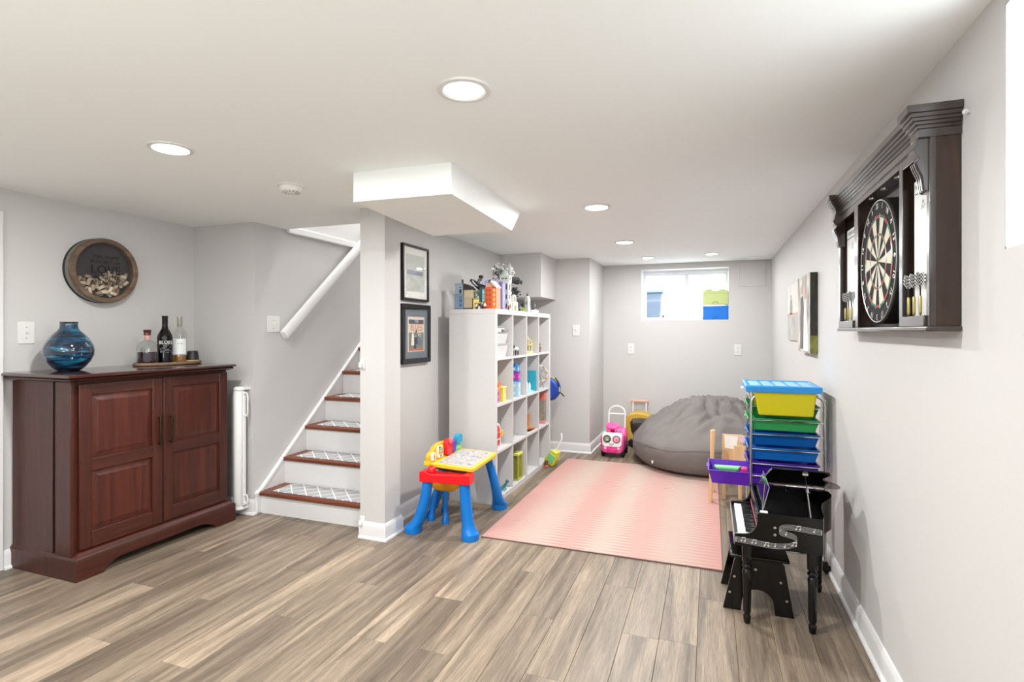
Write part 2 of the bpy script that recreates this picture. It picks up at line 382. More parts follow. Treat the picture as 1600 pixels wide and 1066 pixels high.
# access panel in the back wall, hairline of the ceiling hatch
ap = MB(); ap.box(.30, .565, YB-.006, YB, 1.785, 2.06); struct(ap, 'trim_2', wallm, bevel=.003)
struct(B(.37, .60, 6.12, 6.36, H-.006, H), 'trim_3', ceilm, bevel=.002)
# ------------------------------------------------------------ stairs
tread_m = wood('red_brown_stair_wood', '#4a2014', '#87492f', 'x', 1, .35, .0)
def R(k): return .0 if k == 0 else .155+.199*(k-1)
st = thing('staircase', 'white boxed staircase with red-brown wooden treads climbing between two walls', 'staircase', (-2.55, 2.97, 0))
NS = 11
for k in range(NS):
    zt = .155+.199*k; yn = 2.985+.229*k
    a = SX0+.027; SXR = SX1-.001
    m = B(a, SXR, yn+.02, yn+.04, max(0, zt-.199), zt-.03); m.build('riser', trimm, st)
    tm = MB(); tm.prism([(yn, zt-.022), (yn, zt-.008), (yn+.006, zt-.001), (yn+.012, zt), (yn+.27, zt), (yn+.27, zt-.03), (yn+.008, zt-.03)], 'x', a, SXR)
    tm.build('tread', tread_m, st)
B(SX0+.027, SX1-.001, 2.985+.229*NS, 6.5, 2.2, 2.34).build('landing', tread_m, st)
sk = MB(); s0 = .199/.229
def zl(y): return .148+(y-3.015)*.869
sk.prism([(2.972, 0), (3.2, 0), (6.0, zl(6.0)-.45), (6.0, zl(6.0)), (3.01, .148), (2.972, .135)], 'x', SX0+.001, SX0+.026)
sk.build('skirt_board', trimm, st, bevel=.003)
cap = MB(); cap.prism([(2.968, .13), (3.0, .152), (3.02, .152), (6.0, zl(6.0)), (6.0, zl(6.0)+.02), (3.012, .172), (2.968, .15)], 'x', SX0+.001, SX0+.032)
cap.build('skirt_cap', trimm, st, bevel=.002)
def lattice():
    m = bpy.data.materials.new('lattice_carpet'); m.use_nodes = True; nt = m.node_tree; p = nt.nodes['Principled BSDF']; L = nt.links.new
    tc = nt.nodes.new('ShaderNodeTexCoord'); mp = nt.nodes.new('ShaderNodeMapping'); mp.inputs['Rotation'].default_value = (0, 0, PI/4); mp.inputs['Scale'].default_value = (11.5, 11.5, 11.5)
    L(tc.outputs['Object'], mp.inputs[0])
    sp = nt.nodes.new('ShaderNodeSeparateXYZ'); L(mp.outputs[0], sp.inputs[0]); outs = []
    for i in (0, 1):
        fr = nt.nodes.new('ShaderNodeMath'); fr.operation = 'FRACT'; L(sp.outputs[i], fr.inputs[0])
        lt = nt.nodes.new('ShaderNodeMath'); lt.operation = 'LESS_THAN'; lt.inputs[1].default_value = .1; L(fr.outputs[0], lt.inputs[0]); outs.append(lt)
    mx = nt.nodes.new('ShaderNodeMath'); mx.operation = 'MAXIMUM'; L(outs[0].outputs[0], mx.inputs[0]); L(outs[1].outputs[0], mx.inputs[1])
    c = nt.nodes.new('ShaderNodeMix'); c.data_type = 'RGBA'; c.inputs[6].default_value = srgb('#a9a9ac'); c.inputs[7].default_value = srgb('#e2e2e0')
    L(mx.outputs[0], c.inputs[0]); L(c.outputs[2], p.inputs['Base Color']); p.inputs['Roughness'].default_value = .95
    n = nt.nodes.new('ShaderNodeTexNoise'); n.inputs['Scale'].default_value = 400; b = nt.nodes.new('ShaderNodeBump'); b.inputs['Strength'].default_value = .6; b.inputs['Distance'].default_value = .002
    L(tc.outputs['Object'], n.inputs[0]); L(n.outputs[0], b.inputs['Height']); L(b.outputs[0], p.inputs['Normal'])
    return m
lat = lattice(); words = ['lowest', 'second', 'third', 'fourth', 'fifth', 'sixth']
for k in range(6):
    zt = .155+.199*k; yn = 2.985+.229*k
    m = MB(); m.box(-2.925, -2.085, yn+.035, yn+.242, zt, zt+.006)
    single(m, 'stair_mat', 'grey lattice-patterned carpet mat on the %s stair tread from the floor' % words[k], 'stair mat', (-2.48, yn+.13, zt), lat, 'carpet mats on the stair treads', bevel=.002)
# handrail
hr = thing('handrail', 'white painted handrail slanting up the left stair wall', 'handrail', (SX0+.06, 3.2, 1.25))
A = Vector((SX0+.06, 3.19, 1.265)); Bv = Vector((SX0+.06, 5.4, 3.17)); dr = (Bv-A).normalized(); up = Vector((1,0,0)).cross(dr)
m = MB(); sq = [(-.019,-.033),(.019,-.033),(.024,-.02),(.024,.02),(.017,.035),(-.017,.035),(-.024,.02),(-.024,-.02)]
m.loft([[p+Vector((1,0,0))*a+up*b for a, b in sq] for p in (A, Bv)]); m.build('rail', trimm, hr, bevel=.003)
for t in (.25, 1.25, 2.3):
    p = A+dr*t; q = MB(); q.tube([p-up*.03, p-up*.055+Vector((-.02,0,0)), Vector((SX0+.004, p.y, p.z-.07))], .006); q.lathe([(.02,0),(.02,.004),(.008,.006)], (SX0, p.y, p.z-.07), (1,0,0), 12)
    q.build('bracket', trimm, hr)
# retractable stair gate
gm = mat('gate_white', '#e6e6e6', .4)
gt = thing('retractable_stair_gate', 'rolled-up white retractable baby gate mounted upright beside the dark cabinet', 'baby gate', (-3.10, 2.90, .05))
MB().lathe([(.030,0),(.034,.006),(.034,.80),(.030,.806)], (-3.105, 2.895, .075)).build('rolled_mesh', gm, gt)
m = MB(); m.lathe([(.028,0),(.036,.004),(.038,.014),(.034,.022),(.026,.028)], (-3.10, 2.895, .88)); m.box(-3.135, -3.065, 2.895, 2.96, .885, .905); m.build('top_cap', gm, gt)
m = MB(); m.lathe([(.036,0),(.038,.01),(.034,.022)], (-3.10, 2.895, .052)); m.box(-3.135, -3.065, 2.895, 2.945, .052, .068); m.build('bottom_cap', gm, gt)
B(-3.066, -3.052, 2.885, 2.91, .08, .875).build('pull_bar', gm, gt, bevel=.004)
for z0, z1 in ((.70, .88), (.09, .17)):
    m = MB(); m.tube([(-3.052, 2.893, z1-.02), (-3.03, 2.893, z1-.012), (-3.022, 2.893, z1-.04), (-3.022, 2.893, z0+.03), (-3.03, 2.893, z0+.006), (-3.052, 2.893, z0+.012)], .0055)
    m.build('hook', gm, gt)
for z, wd in ((1.09, 'upper'), (.10, 'lower')):
    c = thing('gate_catch', '%s small white gate catch screwed to the wall end beside the stairs' % wd, 'gate catch', (-2.045, 2.87, z), 'gate catches')
    B(-2.072, -2.038, 2.862, 2.8701, z-.03, z+.035).build('plate', gm, c, bevel=.003)
    m = MB(); m.box(-2.068, -2.045, 2.842, 2.862, z-.018, z-.006); m.box(-2.068, -2.045, 2.842, 2.848, z-.018, z+.012); m.build('catch_hook', gm, c, bevel=.002)

# ------------------------------------------------------------ wall plates, ceiling fittings
def plate(name, label, c, n, kind='switch', w=.075, h=.12):
    """c centre on wall, n outward normal"""
    c = Vector(c); n = Vector(n); t = Vector((0,0,1)).cross(n)
    root = thing(name, label, 'outlet' if kind == 'outlet' else 'light switch', c, 'white wall plates')
    M = Matrix((t, n, Vector((0,0,1)))).transposed().to_4x4(); M.translation = c
    MB().box(-w/2, w/2, 0, .006, -h/2, h/2, M).build('plate', plaster, root, bevel=.003)
    if kind == 'switch':
        MB().box(-.0055, .0055, .006, .018, -.002, .012, M).build('toggle', plaster, root, bevel=.001)
        for z in (-.03, .03): MB().lathe([(.003,0),(.003,.0015)], (0, .006, z), (0,1,0), 8, M).build('screw', mat('screw_grey', '#8e8e8e', .4, .6), root)
    else:
        for z in (-.02, .02):
            q = MB(); q.box(-.016, .016, .006, .0085, z-.014, z+.014, M); s_ = q.build('socket', plaster, root, bevel=.002)
            q = MB()
            for x in (-.006, .006): q.box(x-.001, x+.001, .0085, .0092, z-.002, z+.006, M)
            q.box(-.002, .002, .0085, .0092, z-.010, z-.006, M); q.build('slot', dark, s_)
plate('light_switch', 'white light switch on the left wall above the cabinet end beside the blue vase', (XL, 1.91, 1.289), (1,0,0), h=.125, w=.082)
plate('light_switch', 'white switch plate on the stair wall below the handrail end', (SX0, 3.145, 1.348), (1,0,0), w=.125, h=.12)
plate('light_switch', 'white light switch on the wall between the white shelves and the alcove', (-1.347, 5.65, 1.307), (0,-1,0))
plate('wall_outlet', 'white outlet on the back wall to the left below the window', (-.876, YB, 1.089), (0,-1,0), 'outlet')
plate('wall_outlet', 'white outlet on the back wall to the right below the window', (.284, YB, 1.089), (0,-1,0), 'outlet')
emit = mat('downlight_diffuser', (1, .98, .95), .5, emit=9)
lbl = ['white recessed ceiling downlight nearest the camera, with a deep trim ring',
       'glowing recessed ceiling downlight above the dark cabinet at the left',
       'glowing recessed downlight over the front of the pink rug', 'glowing recessed downlight over the far end of the pink rug',
       'small downlight in the ceiling in front of the right half of the back window', 'small washed-out downlight left of the back window']
for i, (x, y) in enumerate(CANS+FILLCANS):
    if i > 5: l_ = 'recessed ceiling downlight added behind the viewer as fill light, %s' % ['nearer one on the right', 'nearer one on the left', 'farther one on the right', 'farther one on the left'][i-6]
    else: l_ = lbl[i]
    t = thing('ceiling_downlight', l_, 'ceiling light', (x, y, H), 'recessed ceiling downlights')
    deep = (i == 0)
    s_ = 1.0 if i < 4 else .8
    MB().ring([(.088*s_, 0), (.086*s_, -.006), (.070*s_, -.008), (.064*s_, -.003), (.064*s_, 0)], (x, y, H)).build('trim_ring', plaster, t)
    if deep:
        MB().ring([(.0655, -.004), (.063, .012), (.05, .045), (.05, .06), (.0665, .06)], (x, y, H)).build('reflector', plaster, t)
        MB().lathe([(.001, .024), (.022, .025), (.040, .031), (.046, .042), (.046, .055)], (x, y, H), n=32).build('bulb_face', emit, t)
    else:
        MB().lathe([(.001, -.0085), (.068*s_, -.0085), (.07*s_, -.004)], (x, y, H), n=32).build('diffuser', emit, t)
sd = thing('smoke_detector', 'round white smoke detector on the ceiling beside the stair opening', 'smoke detector', (-2.094, 2.293, H))
MB().lathe([(.068, 0), (.068, -.008), (.062, -.010)], (-2.094, 2.293, H), n=32).build('base', plaster, sd)
MB().lathe([(.060, -.009), (.060, -.022), (.052, -.032), (.035, -.038), (.001, -.04)], (-2.094, 2.293, H), n=32).build('cover', mat('detector_white', '#e4e4e0', .4), sd)
q = MB()
for a in range(0, 360, 30):
    t_ = math.radians(a); q.box(.02, .045, -.002, .002, -.0395, -.035, Matrix.Translation((-2.094, 2.293, H)) @ Matrix.Rotation(t_, 4, 'Z'))
q.build('vent_slot', mat('vent_grey', '#9a9a98', .6), sd)
single(MB().lathe([(.004,0),(.004,.004),(.007,.006),(.007,.012),(.003,.015)], (XR, 1.686, 1.857), (-1,0,0), 12), 'wall_anchor', 'tiny white screw hook on the right wall beside the dartboard cabinet', 'screw', (XR, 1.686, 1.857), plaster)

# ------------------------------------------------------------ dark red cabinet
cw = wood('mahogany_v', '#30130c', '#512318', 'z', 1, .38, .0, mid='#401a11')
cwh = wood('mahogany_h', '#30130c', '#512318', 'y', 1, .38, .0, mid='#401a11')
cwp = wood('mahogany_panel', '#35140c', '#5c2718', 'z', .5, .36, .0, mid='#481c11')
cb = thing('bar_cabinet', 'dark mahogany two-door bar cabinet with raised panels against the left wall', 'cabinet', (-3.34, 2.32, 0))
# body
m = MB(); m.box(-3.60, -3.118, 1.855, 2.80, .10, 1.04); m.build('body', cw, cb)
m = MB(); m.box(-3.604, -3.262, 1.842, 1.856, .12, 1.035); m.build('side_panel', cw, cb, bevel=.002); 
m = MB(); m.box(-3.235, -3.112, 1.838, 1.856, .12, 1.035); m.build('side_stile', cw, cb, bevel=.003)
B(-3.262, -3.235, 1.848, 1.8555, .12, 1.035).build('side_groove', mat('groove_dark', '#170606', .6), cb)
# plinth with bracket feet: front, side, right
def foot_front():
    P = [(1.834, 0), (1.97, 0), (1.985, .028), (2.01, .036), (2.03, .048), (2.06, .056), (2.56, .056), (2.6, .048), (2.625, .036), (2.65, .028), (2.67, 0), (2.828, 0), (2.828, .105), (1.834, .105)]
    return MB().prism(P, 'x', -3.088, -3.062)
foot_front().build('plinth_front', cwh, cb, bevel=.002)
B(-3.61, -3.0621, 1.8335, 1.856, 0, .105).build('plinth_side', cw, cb, bevel=.002)
B(-3.61, -3.0621, 2.80, 2.8285, 0, .105).build('plinth_side', cw, cb, bevel=.002)
m = MB(); pr = [(0,.105),(.0,.112),(-.008,.122),(-.018,.128),(-.024,.137),(-.035,.14)]
rings = []
for dx, z in pr:
    rings.append([Vector((-3.62+.01, 1.8335-dx, z)), Vector((-3.0621+dx, 1.8335-dx, z)), Vector((-3.0621+dx, 2.8285+dx, z)), Vector((-3.61, 2.8285+dx, z))])
m.loft(rings); m.build('plinth_moulding', cwh, cb)
m = MB(); rings = []
for g, z in ((-.02, 1.032), (-.012, 1.036), (0, 1.042), (.004, 1.047), (0, 1.052), (-.002, 1.054), (.012, 1.058), (.014, 1.066), (.008, 1.072), (-.01, 1.074)):
    rings.append([Vector((-3.61, 1.80-g, z)), Vector((-3.052+g, 1.80-g, z)), Vector((-3.052+g, 2.80+g, z)), Vector((-3.61, 2.80+g, z))])
m.loft(rings); m.build('top', wood('mahogany_top', '#2c110b', '#451e14', 'y', 1, .16, .5, .05), cb)
hm = mat('aged_bronze', '#4a3a2a', .35, .9)
def door(y0, y1, hy):
    z0, z1 = .145, 1.018; xf = -3.098; st_ = .062
    dr_ = MB(); dr_.box(-3.118, xf-.013, y0+.01, y1-.01, z0+.01, z1-.01); D = dr_.build('door', cwp, cb)
    mz = .585
    for a, b in ((y0, y0+st_), (y1-st_, y1)): B(xf-.018, xf, a, b, z0, z1).build('stile', cw, D, bevel=.003)
    for a, b in ((z0, z0+.085), (mz-.033, mz+.033), (z1-.06, z1)): B(xf-.018, xf-.0008, y0+st_, y1-st_, a, b).build('rail', cwh, D, bevel=.003)
    for a, b in ((z0+.085, mz-.033), (mz+.033, z1-.06)):
        q = MB(); rr = []
        for i, x in ((.001, xf-.0135), (.007, xf-.0125), (.034, xf-.002), (.037, xf-.002)):
            rr.append([Vector((x, y0+st_+i, a+i)), Vector((x, y1-st_-i, a+i)), Vector((x, y1-st_-i, b-i)), Vector((x, y0+st_+i, b-i))])
        q.loft(rr); q.build('raised_panel', cwp, D, smooth=20)
    h = MB(); 
    h.box(xf+.014, xf+.022, hy-.008, hy+.008, .615, .79); h.box(xf-.002, xf+.016, hy-.006, hy+.006, .622, .632); h.box(xf-.002, xf+.016, hy-.006, hy+.006, .773, .783)
    tag(h.build('door_handle', hm, D, bevel=.002), 'dark bronze bar handle')
door(1.872, 2.330, 2.306); door(2.336, 2.795, 2.379)

# blue glass vase
def vase_mat():
    m = bpy.data.materials.new('swirled_blue_glass'); m.use_nodes = True; nt = m.node_tree; p = nt.nodes['Principled BSDF']; L = nt.links.new
    tc = nt.nodes.new('ShaderNodeTexCoord'); mp = nt.nodes.new('ShaderNodeMapping'); mp.inputs['Rotation'].default_value = (.5, .5, 0); mp.inputs['Scale'].default_value = (7, 7, 48)
    L(tc.outputs['Object'], mp.inputs[0]); n = nt.nodes.new('ShaderNodeTexNoise'); n.inputs['Scale'].default_value = 1; n.inputs['Detail'].default_value = 5; n.inputs['Distortion'].default_value = 1; L(mp.outputs[0], n.inputs[0])
    r = nt.nodes.new('ShaderNodeValToRGB'); E = r.color_ramp.elements; E[0].position = .38; E[0].color = srgb('#03101f'); E[1].position = .80; E[1].color = srgb('#a9c0c0')
    for ps, c in ((.50, '#06243c'), (.60, '#0b4763'), (.68, '#1a6a86')):
        e_ = E.new(ps); e_.color = srgb(c)
    L(n.outputs[0], r.inputs[0]); L(r.outputs[0], p.inputs['Base Color']); p.inputs['Roughness'].default_value = .06; p.inputs['Coat Weight'].default_value = 1
    return m
VY = 2.012
single(MB().lathe([(.045,0),(.058,.004),(.075,.02),(.100,.052),(.1165,.09),(.119,.115),(.113,.145),(.096,.178),(.072,.208),(.054,.225),(.044,.242),(.041,.262),(.044,.277),(.040,.277),(.037,.262),(.039,.24),(.03,.2),(.001,.19)], (-3.42, VY, 1.074), n=40),
       'glass_vase', 'bulbous swirled dark-blue glass vase on the left end of the mahogany cabinet', 'vase', (-3.42, VY, 1.074), vase_mat())
# tray
TX, TY, TZ = -3.40, 2.60, 1.074
tr = thing('serving_tray', 'oval bark-edged wooden serving tray holding bottles on the cabinet', 'tray', (TX, TY, TZ))
MB().lathe([(.20,.004),(.205,.012),(.2,.016),(.19,.012),(.001,.011)], (TX, TY, TZ), n=40, sx=.55, sy=1.06).build('tray_surface', wood('tray_wood', '#8b6d4d', '#c5a27a', 'y', 1, .5), tr)
m = MB(); pts = []
for j in range(40):
    a = 2*PI*j/40; r_ = 1+.012*math.sin(j*2.7); pts.append((TX+.113*r_*math.cos(a), TY+.217*r_*math.sin(a), TZ+.011))
m.tube(pts, .0105, 8, True); m.build('bark_rim', mat('bark', '#7a6452', .7, var=.5, vs=90, bump=1, bs=120), tr)
clear = pane_glass('clear_bottle_glass', (.93,.95,.94), .18)
def bottle(prof, x, y, n=24): return MB().lathe(prof, (x, y, TZ+.013), n=n)
t = thing('liquor_bottle', 'squat round-shouldered bottle half full of dark red liquor with a wooden stopper', 'bottle', (-3.40, 2.452, TZ+.013), 'bottles on the tray')
bottle([(.05,0),(.056,.004),(.058,.02),(.058,.10),(.053,.125),(.038,.142),(.02,.15),(.016,.158),(.016,.17)], -3.40, 2.452).build('glass_body', clear, t)
bottle([(.052,.004),(.0545,.008),(.0545,.078),(.001,.079)], -3.40, 2.452).build('liquor', mat('dark_red_liquor', '#2b0c14', .08, coat=1), t)
bottle([(.0165,.155),(.0172,.157),(.0172,.182),(.015,.184)], -3.40, 2.452).build('neck_band', mat('pink_band', '#c89a94', .5), t)
bottle([(.015,.184),(.021,.188),(.019,.196),(.021,.208),(.023,.214),(.02,.219),(.001,.22)], -3.40, 2.452).build('stopper', mat('stopper_wood', '#4a1613', .3, coat=.5), t)
def label_arc(x, y, z0, z1, r, a0, a1, n=10):
    q = MB(); q.loft([[Vector((x+r*math.cos(a0+(a1-a0)*j/n), y+r*math.sin(a0+(a1-a0)*j/n), z)) for j in range(n+1)] for z in (z0, z1)], cap=False, close=False); return q
FA = math.atan2(-2.5, 3.4)   # direction from the tray towards the room
label_arc(-3.40, 2.452, TZ+.035, TZ+.082, .0588, FA-.3, FA+.8).build('paper_label', mat('dim_label', '#3a3038', .5, var=.4, vs=200), t)
BX, BY = -3.40, 2.572
t = thing('liquor_bottle', 'tall black bottle with bold white lettering in the middle of the tray', 'bottle', (BX, BY, TZ+.013), 'bottles on the tray')
bottle([(.040,0),(.0455,.004),(.0455,.165),(.042,.185),(.030,.208),(.020,.226),(.0165,.245),(.016,.262)], BX, BY).build('glass_body', mat('black_glass', '#060507', .1), t)
bottle([(.0168,.255),(.0172,.257),(.017,.30),(.0185,.306),(.0185,.312),(.001,.313)], BX, BY).build('cap', mat('cap_black', '#0a0a0c', .3), t)
def wrap_text(body, size, cx, cy, z, r, ang, w=1):
    q = MB(); q.text(body, size, (0,0,0), (1,0,0), (0,1,0), 0, w=w)
    vs = []
    for p in q.v:
        a = ang+p.x/r; vs.append(Vector((cx+r*math.cos(a), cy+r*math.sin(a), z+p.y)))
    q.v = vs; return q
wt = mat('white_print', '#eceae6', .5)
wrap_text('BLUES', .032, BX, BY, TZ+.138, .0461, FA+.1).build('lettering', wt, t)
q = wrap_text('UNCUT', .012, BX, BY, TZ+.062, .0461, FA+.1); q2 = MB()
for k in range(26):
    a = FA+.1+random.uniform(-.8, .8); zz = TZ+random.uniform(.075, .13); q2.v += [Vector((BX+.0459*math.cos(a+da), BY+.0459*math.sin(a+da), zz+dz)) for da, dz in ((0,0),(.12,.002),(.14,.008),(.02,.009))]; n_ = len(q2.v); q2.f.append([n_-4, n_-3, n_-2, n_-1]); q2.m.append(0)
q2.build('label_art', mat('grey_print', '#6f6f78', .5, var=.5, vs=300), t, fix=False)
CX, CY = -3.40, 2.678
t = thing('liquor_bottle', 'clear glass bottle with a large white label and silver neck on the tray', 'bottle', (CX, CY, TZ+.013), 'bottles on the tray')
bottle([(.038,0),(.0435,.004),(.0435,.19),(.041,.205),(.03,.22),(.017,.235),(.0155,.25),(.0155,.27)], CX, CY).build('glass_body', clear, t)
bottle([(.040,.004),(.041,.006),(.041,.048),(.001,.049)], CX, CY).build('liquor', mat('amber_liquor', '#8a5a1e', .1, coat=1), t)
bottle([(.0162,.242),(.0168,.243),(.0168,.30),(.0175,.303),(.0175,.31),(.001,.311)], CX, CY).build('cap', mat('silver_foil', '#b8b8b0', .3, .8), t)
label_arc(CX, CY, TZ+.068, TZ+.172, .0442, FA-1.0, FA+1.0).build('paper_label', mat('white_label', '#dfe2e4', .6), t)
wrap_text('No 46', .014, CX, CY, TZ+.135, .0447, FA).build('lettering', mat('grey_ink', '#7a7a80', .5), t)
t = thing('candle_holder', 'small black tapered cup on a wooden coaster at the right end of the tray', 'cup', (-3.37, 2.752, TZ+.013))
MB().lathe([(.040,0),(.042,.003),(.042,.009),(.04,.012)], (-3.37, 2.752, TZ+.013), n=28).build('coaster', wood('coaster_wood', '#a98352', '#caa36d', 'y', 1, .5), t)
MB().lathe([(.038,0),(.040,.003),(.032,.058),(.030,.061),(.001,.06)], (-3.37, 2.752, TZ+.025), n=28).build('cup', mat('charcoal_ceramic', '#1b1b1d', .5), t)

# cork collector on the left wall
RY, RZ, RR, RD = 2.29, 1.675, .2, .082
cr = thing('cork_collector', 'round barrel-ring wall display with glass front and lettering above the cabinet', 'wall decor', (XL, RY, RZ))
ax = (1,0,0); c0 = (XL, RY, RZ)
MB().ring([(RR-.01,.002),(RR,.002),(RR,.016),(RR-.01,.018)], c0, ax, 64).build('back_band', mat('dark_band', '#2c2a28', .5, .5), cr)
MB().ring([(RR-.01,.015),(RR-.003,.016),(RR-.002,.02),(RR-.002,.058),(RR-.01,.06)], c0, ax, 64).build('metal_hoop', mat('galvanised', '#8f918c', .45, .7, var=.25, vs=40), cr)
MB().ring([(RR-.027,.045),(RR-.001,.05),(RR,.056),(RR,.078),(RR-.003,RD),(RR-.024,RD),(RR-.028,.078),(RR-.028,.046)], c0, ax, 64).build('wooden_ring', wood('barrel_wood', '#4a3a30', '#7a6552', 'y', .6, .6, bump=.5), cr)
MB().lathe([(RR-.01,.004),(RR-.01,.014),(.001,.014)], c0, ax, 64).build('backing_board', wood('charcoal_board', '#38353a', '#474348', 'y', .6, .7), cr)
MB().lathe([(RR-.027,.066),(RR-.027,.068),(.001,.068)], c0, ax, 64).build('glass_front', pane_glass('decor_glass', (.96,.96,.96), .06), cr)
q = MB()
for bdy, sz, z in (('THIS HOME', .033, .072), ('RUNS BEST ON', .0275, .043), ('LOVE', .075, -.020), ('LAUGHTER', .036, -.052), ('AND WINE', .036, -.083)):
    q.text(bdy, sz, (XL+.069, RY+.004, RZ+z), (0,1,0), (0,0,1), .0003, w={'LOVE': 1.0}.get(bdy, .95))
q.build('lettering', mat('black_vinyl_print', '#050505', .35), cr, smooth=0, fix=False)
cm = mat('cork', '#b09478', .85, var=.2, vs=60, bump=.4); nt_ = cm.node_tree; oi_ = nt_.nodes.new('ShaderNodeObjectInfo'); rp_ = nt_.nodes.new('ShaderNodeValToRGB')
rp_.color_ramp.elements[0].color = srgb('#7d6350'); rp_.color_ramp.elements[1].color = srgb('#e3d3bd'); nt_.links.new(oi_.outputs['Random'], rp_.inputs[0]); nt_.links.new(rp_.outputs[0], nt_.nodes['Principled BSDF'].inputs['Base Color'])
ck = MB().lathe([(.0105,-.021),(.011,-.019),(.011,.019),(.0105,.021)], (0,0,0), n=10).build('wine_cork', mat('cork', '#b7946c', .8, var=.35, vs=25, bump=.4), None)
tag(ck, 'wine cork heaped behind the glass of the round wall display', 'cork', 'wine corks in the round wall display')
rr = random.Random(3); placed = []
tries = 0
while len(placed) < 52 and tries < 6000:
    tries += 1
    y = rr.uniform(-.165, .165); z = rr.uniform(-.165, -.005)
    if y*y+z*z > (RR-.046)**2: continue
    lim = -.035+.28*max(0, y-.02)-.03*(y < -.09)+.02*math.sin(y*40)
    if z > lim: continue
    lay = rr.choice((0, 1))
    if any((y-a)**2+(z-b)**2 < .024**2 and lay == l2 for a, b, l2 in placed): continue
    placed.append((y, z, lay))
for i, (y, z, lay) in enumerate(placed):
    o = ck if i == 0 else ck.copy()
    if i: C.objects.link(o)
    o.location = (XL+(.027 if lay == 0 else .051), RY+y, RZ+z)
    a = rr.uniform(0, PI); o.rotation_euler = (a, 0, 0)
    o.scale = (.98, .98, rr.uniform(.75, 1))
# ------------------------------------------------------------ framed pictures on the partition
def frame_pic(name, label, y0, y1, z0, z1, fm_, w_, inner, d=.03):
    t = thing(name, label, 'picture', (WX, (y0+y1)/2, z0))
    m = MB(); x0, x1 = WX+.002, WX+d
    for a, b, c_, e_ in ((y0, y1, z0, z0+w_), (y0, y1, z1-w_, z1), (y0, y0+w_, z0+w_, z1-w_), (y1-w_, y1, z0+w_, z1-w_)): m.box(x0, x1, a, b, c_, e_)
    m.build('frame', fm_, t, bevel=.003)
    inner(t, y0+w_, y1-w_, z0+w_, z1-w_, WX+d-.012)
    B(WX+d-.006, WX+d-.004, y0+w_, y1-w_, z0+w_, z1-w_).build('glass', pane_glass('picture_glass', (1,1,1), .12), t)
    return t
def inner1(t, a, b, c, d, x):
    B(WX+.002, x, a, b, c, d).build('mat_board', mat('white_mat', '#e8e8e4', .8), t)
    B(x, x+.001, a+.035, b-.035, c+.05, d-.05).build('print', mat('pale_print', '#c4c9c4', .8, var=.25, vs=14), t)
    B(x+.001, x+.0015, a+.05, b-.06, c+.17, c+.2).build('printed_band', mat('grey_print2', '#8f95a4', .8, var=.3, vs=60), t)
def inner2(t, a, b, c, d, x):
    B(WX+.002, x, a, b, c, d).build('mat_board', mat('slate_mat', '#5e6a76', .8), t)
    ya, yb, za, zb = a+.045, b-.045, c+.05, d-.055; p = B(x, x+.001, ya, yb, za, zb).build('poster', mat('poster_paper', '#d8cdbb', .8), t)
    X = x+.0012; h = zb-za
    B(x+.0008, X, ya+.012, yb-.012, zb-.2*h, zb-.08*h).build('poster_band', mat('poster_navy', '#2c3550', .8), p)
    B(x+.0008, X, ya+.012, yb-.012, zb-.95*h, zb-.45*h).build('poster_scene', mat('poster_scene', '#6f746f', .8, var=.7, vs=38), p)
    B(x+.0008, X+.0002, ya+.012, yb-.012, zb-.98*h, zb-.9*h).build('poster_band', mat('poster_rust', '#b0623c', .8, var=.3, vs=60), p)
    yc = (ya+yb)/2
    MB().text('THE', .03, (X+.0003, yc, zb-.165*h), (0,1,0), (0,0,1)).build('lettering', mat('poster_cream', '#e4dac8', .8), p, smooth=0, fix=False)
    MB().text('BLUES', .075, (X+.0003, yc, zb-.40*h), (0,1,0), (0,0,1), w=.82).build('lettering', mat('poster_orange', '#c8641f', .8), p, smooth=0, fix=False)
    MB().text('LIVE', .05, (X+.0006, yc+.02, zb-.57*h), (0,1,0), (0,0,1)).build('lettering', mat('poster_cream', '#e4dac8', .8), p, smooth=0, fix=False)
    for i, (cc, yy, zz, s_) in enumerate((('#e9e5dc', -.05, .18, 1), ('#1f2a3a', .0, .2, 1.15), ('#3f6f8a', .05, .16, .95), ('#1a1a1c', -.02, .08, .8))):
        q = MB(); q.prism([(yc+yy-.02*s_, za+zz*h-.0), (yc+yy+.02*s_, za+zz*h), (yc+yy+.014*s_, za+zz*h+.07*s_), (yc+yy+.004*s_, za+zz*h+.1*s_), (yc+yy-.012*s_, za+zz*h+.08*s_)], 'x', X, X+.0004)
        q.build('poster_figure', mat('fig'+cc, cc, .8), p)
frame_pic('framed_print', 'pale print with white mat in a thin black frame, upper of two', 3.215, 3.575, 1.512, 1.907, mat('frame_black', '#151517', .3), .016, inner1, .028)
frame_pic('framed_poster', 'poster with orange lettering and grey mat in a black frame, lower of two', 3.200, 3.590, 1.068, 1.488, mat('frame_dark', '#1a1c22', .25), .034, inner2, .034)

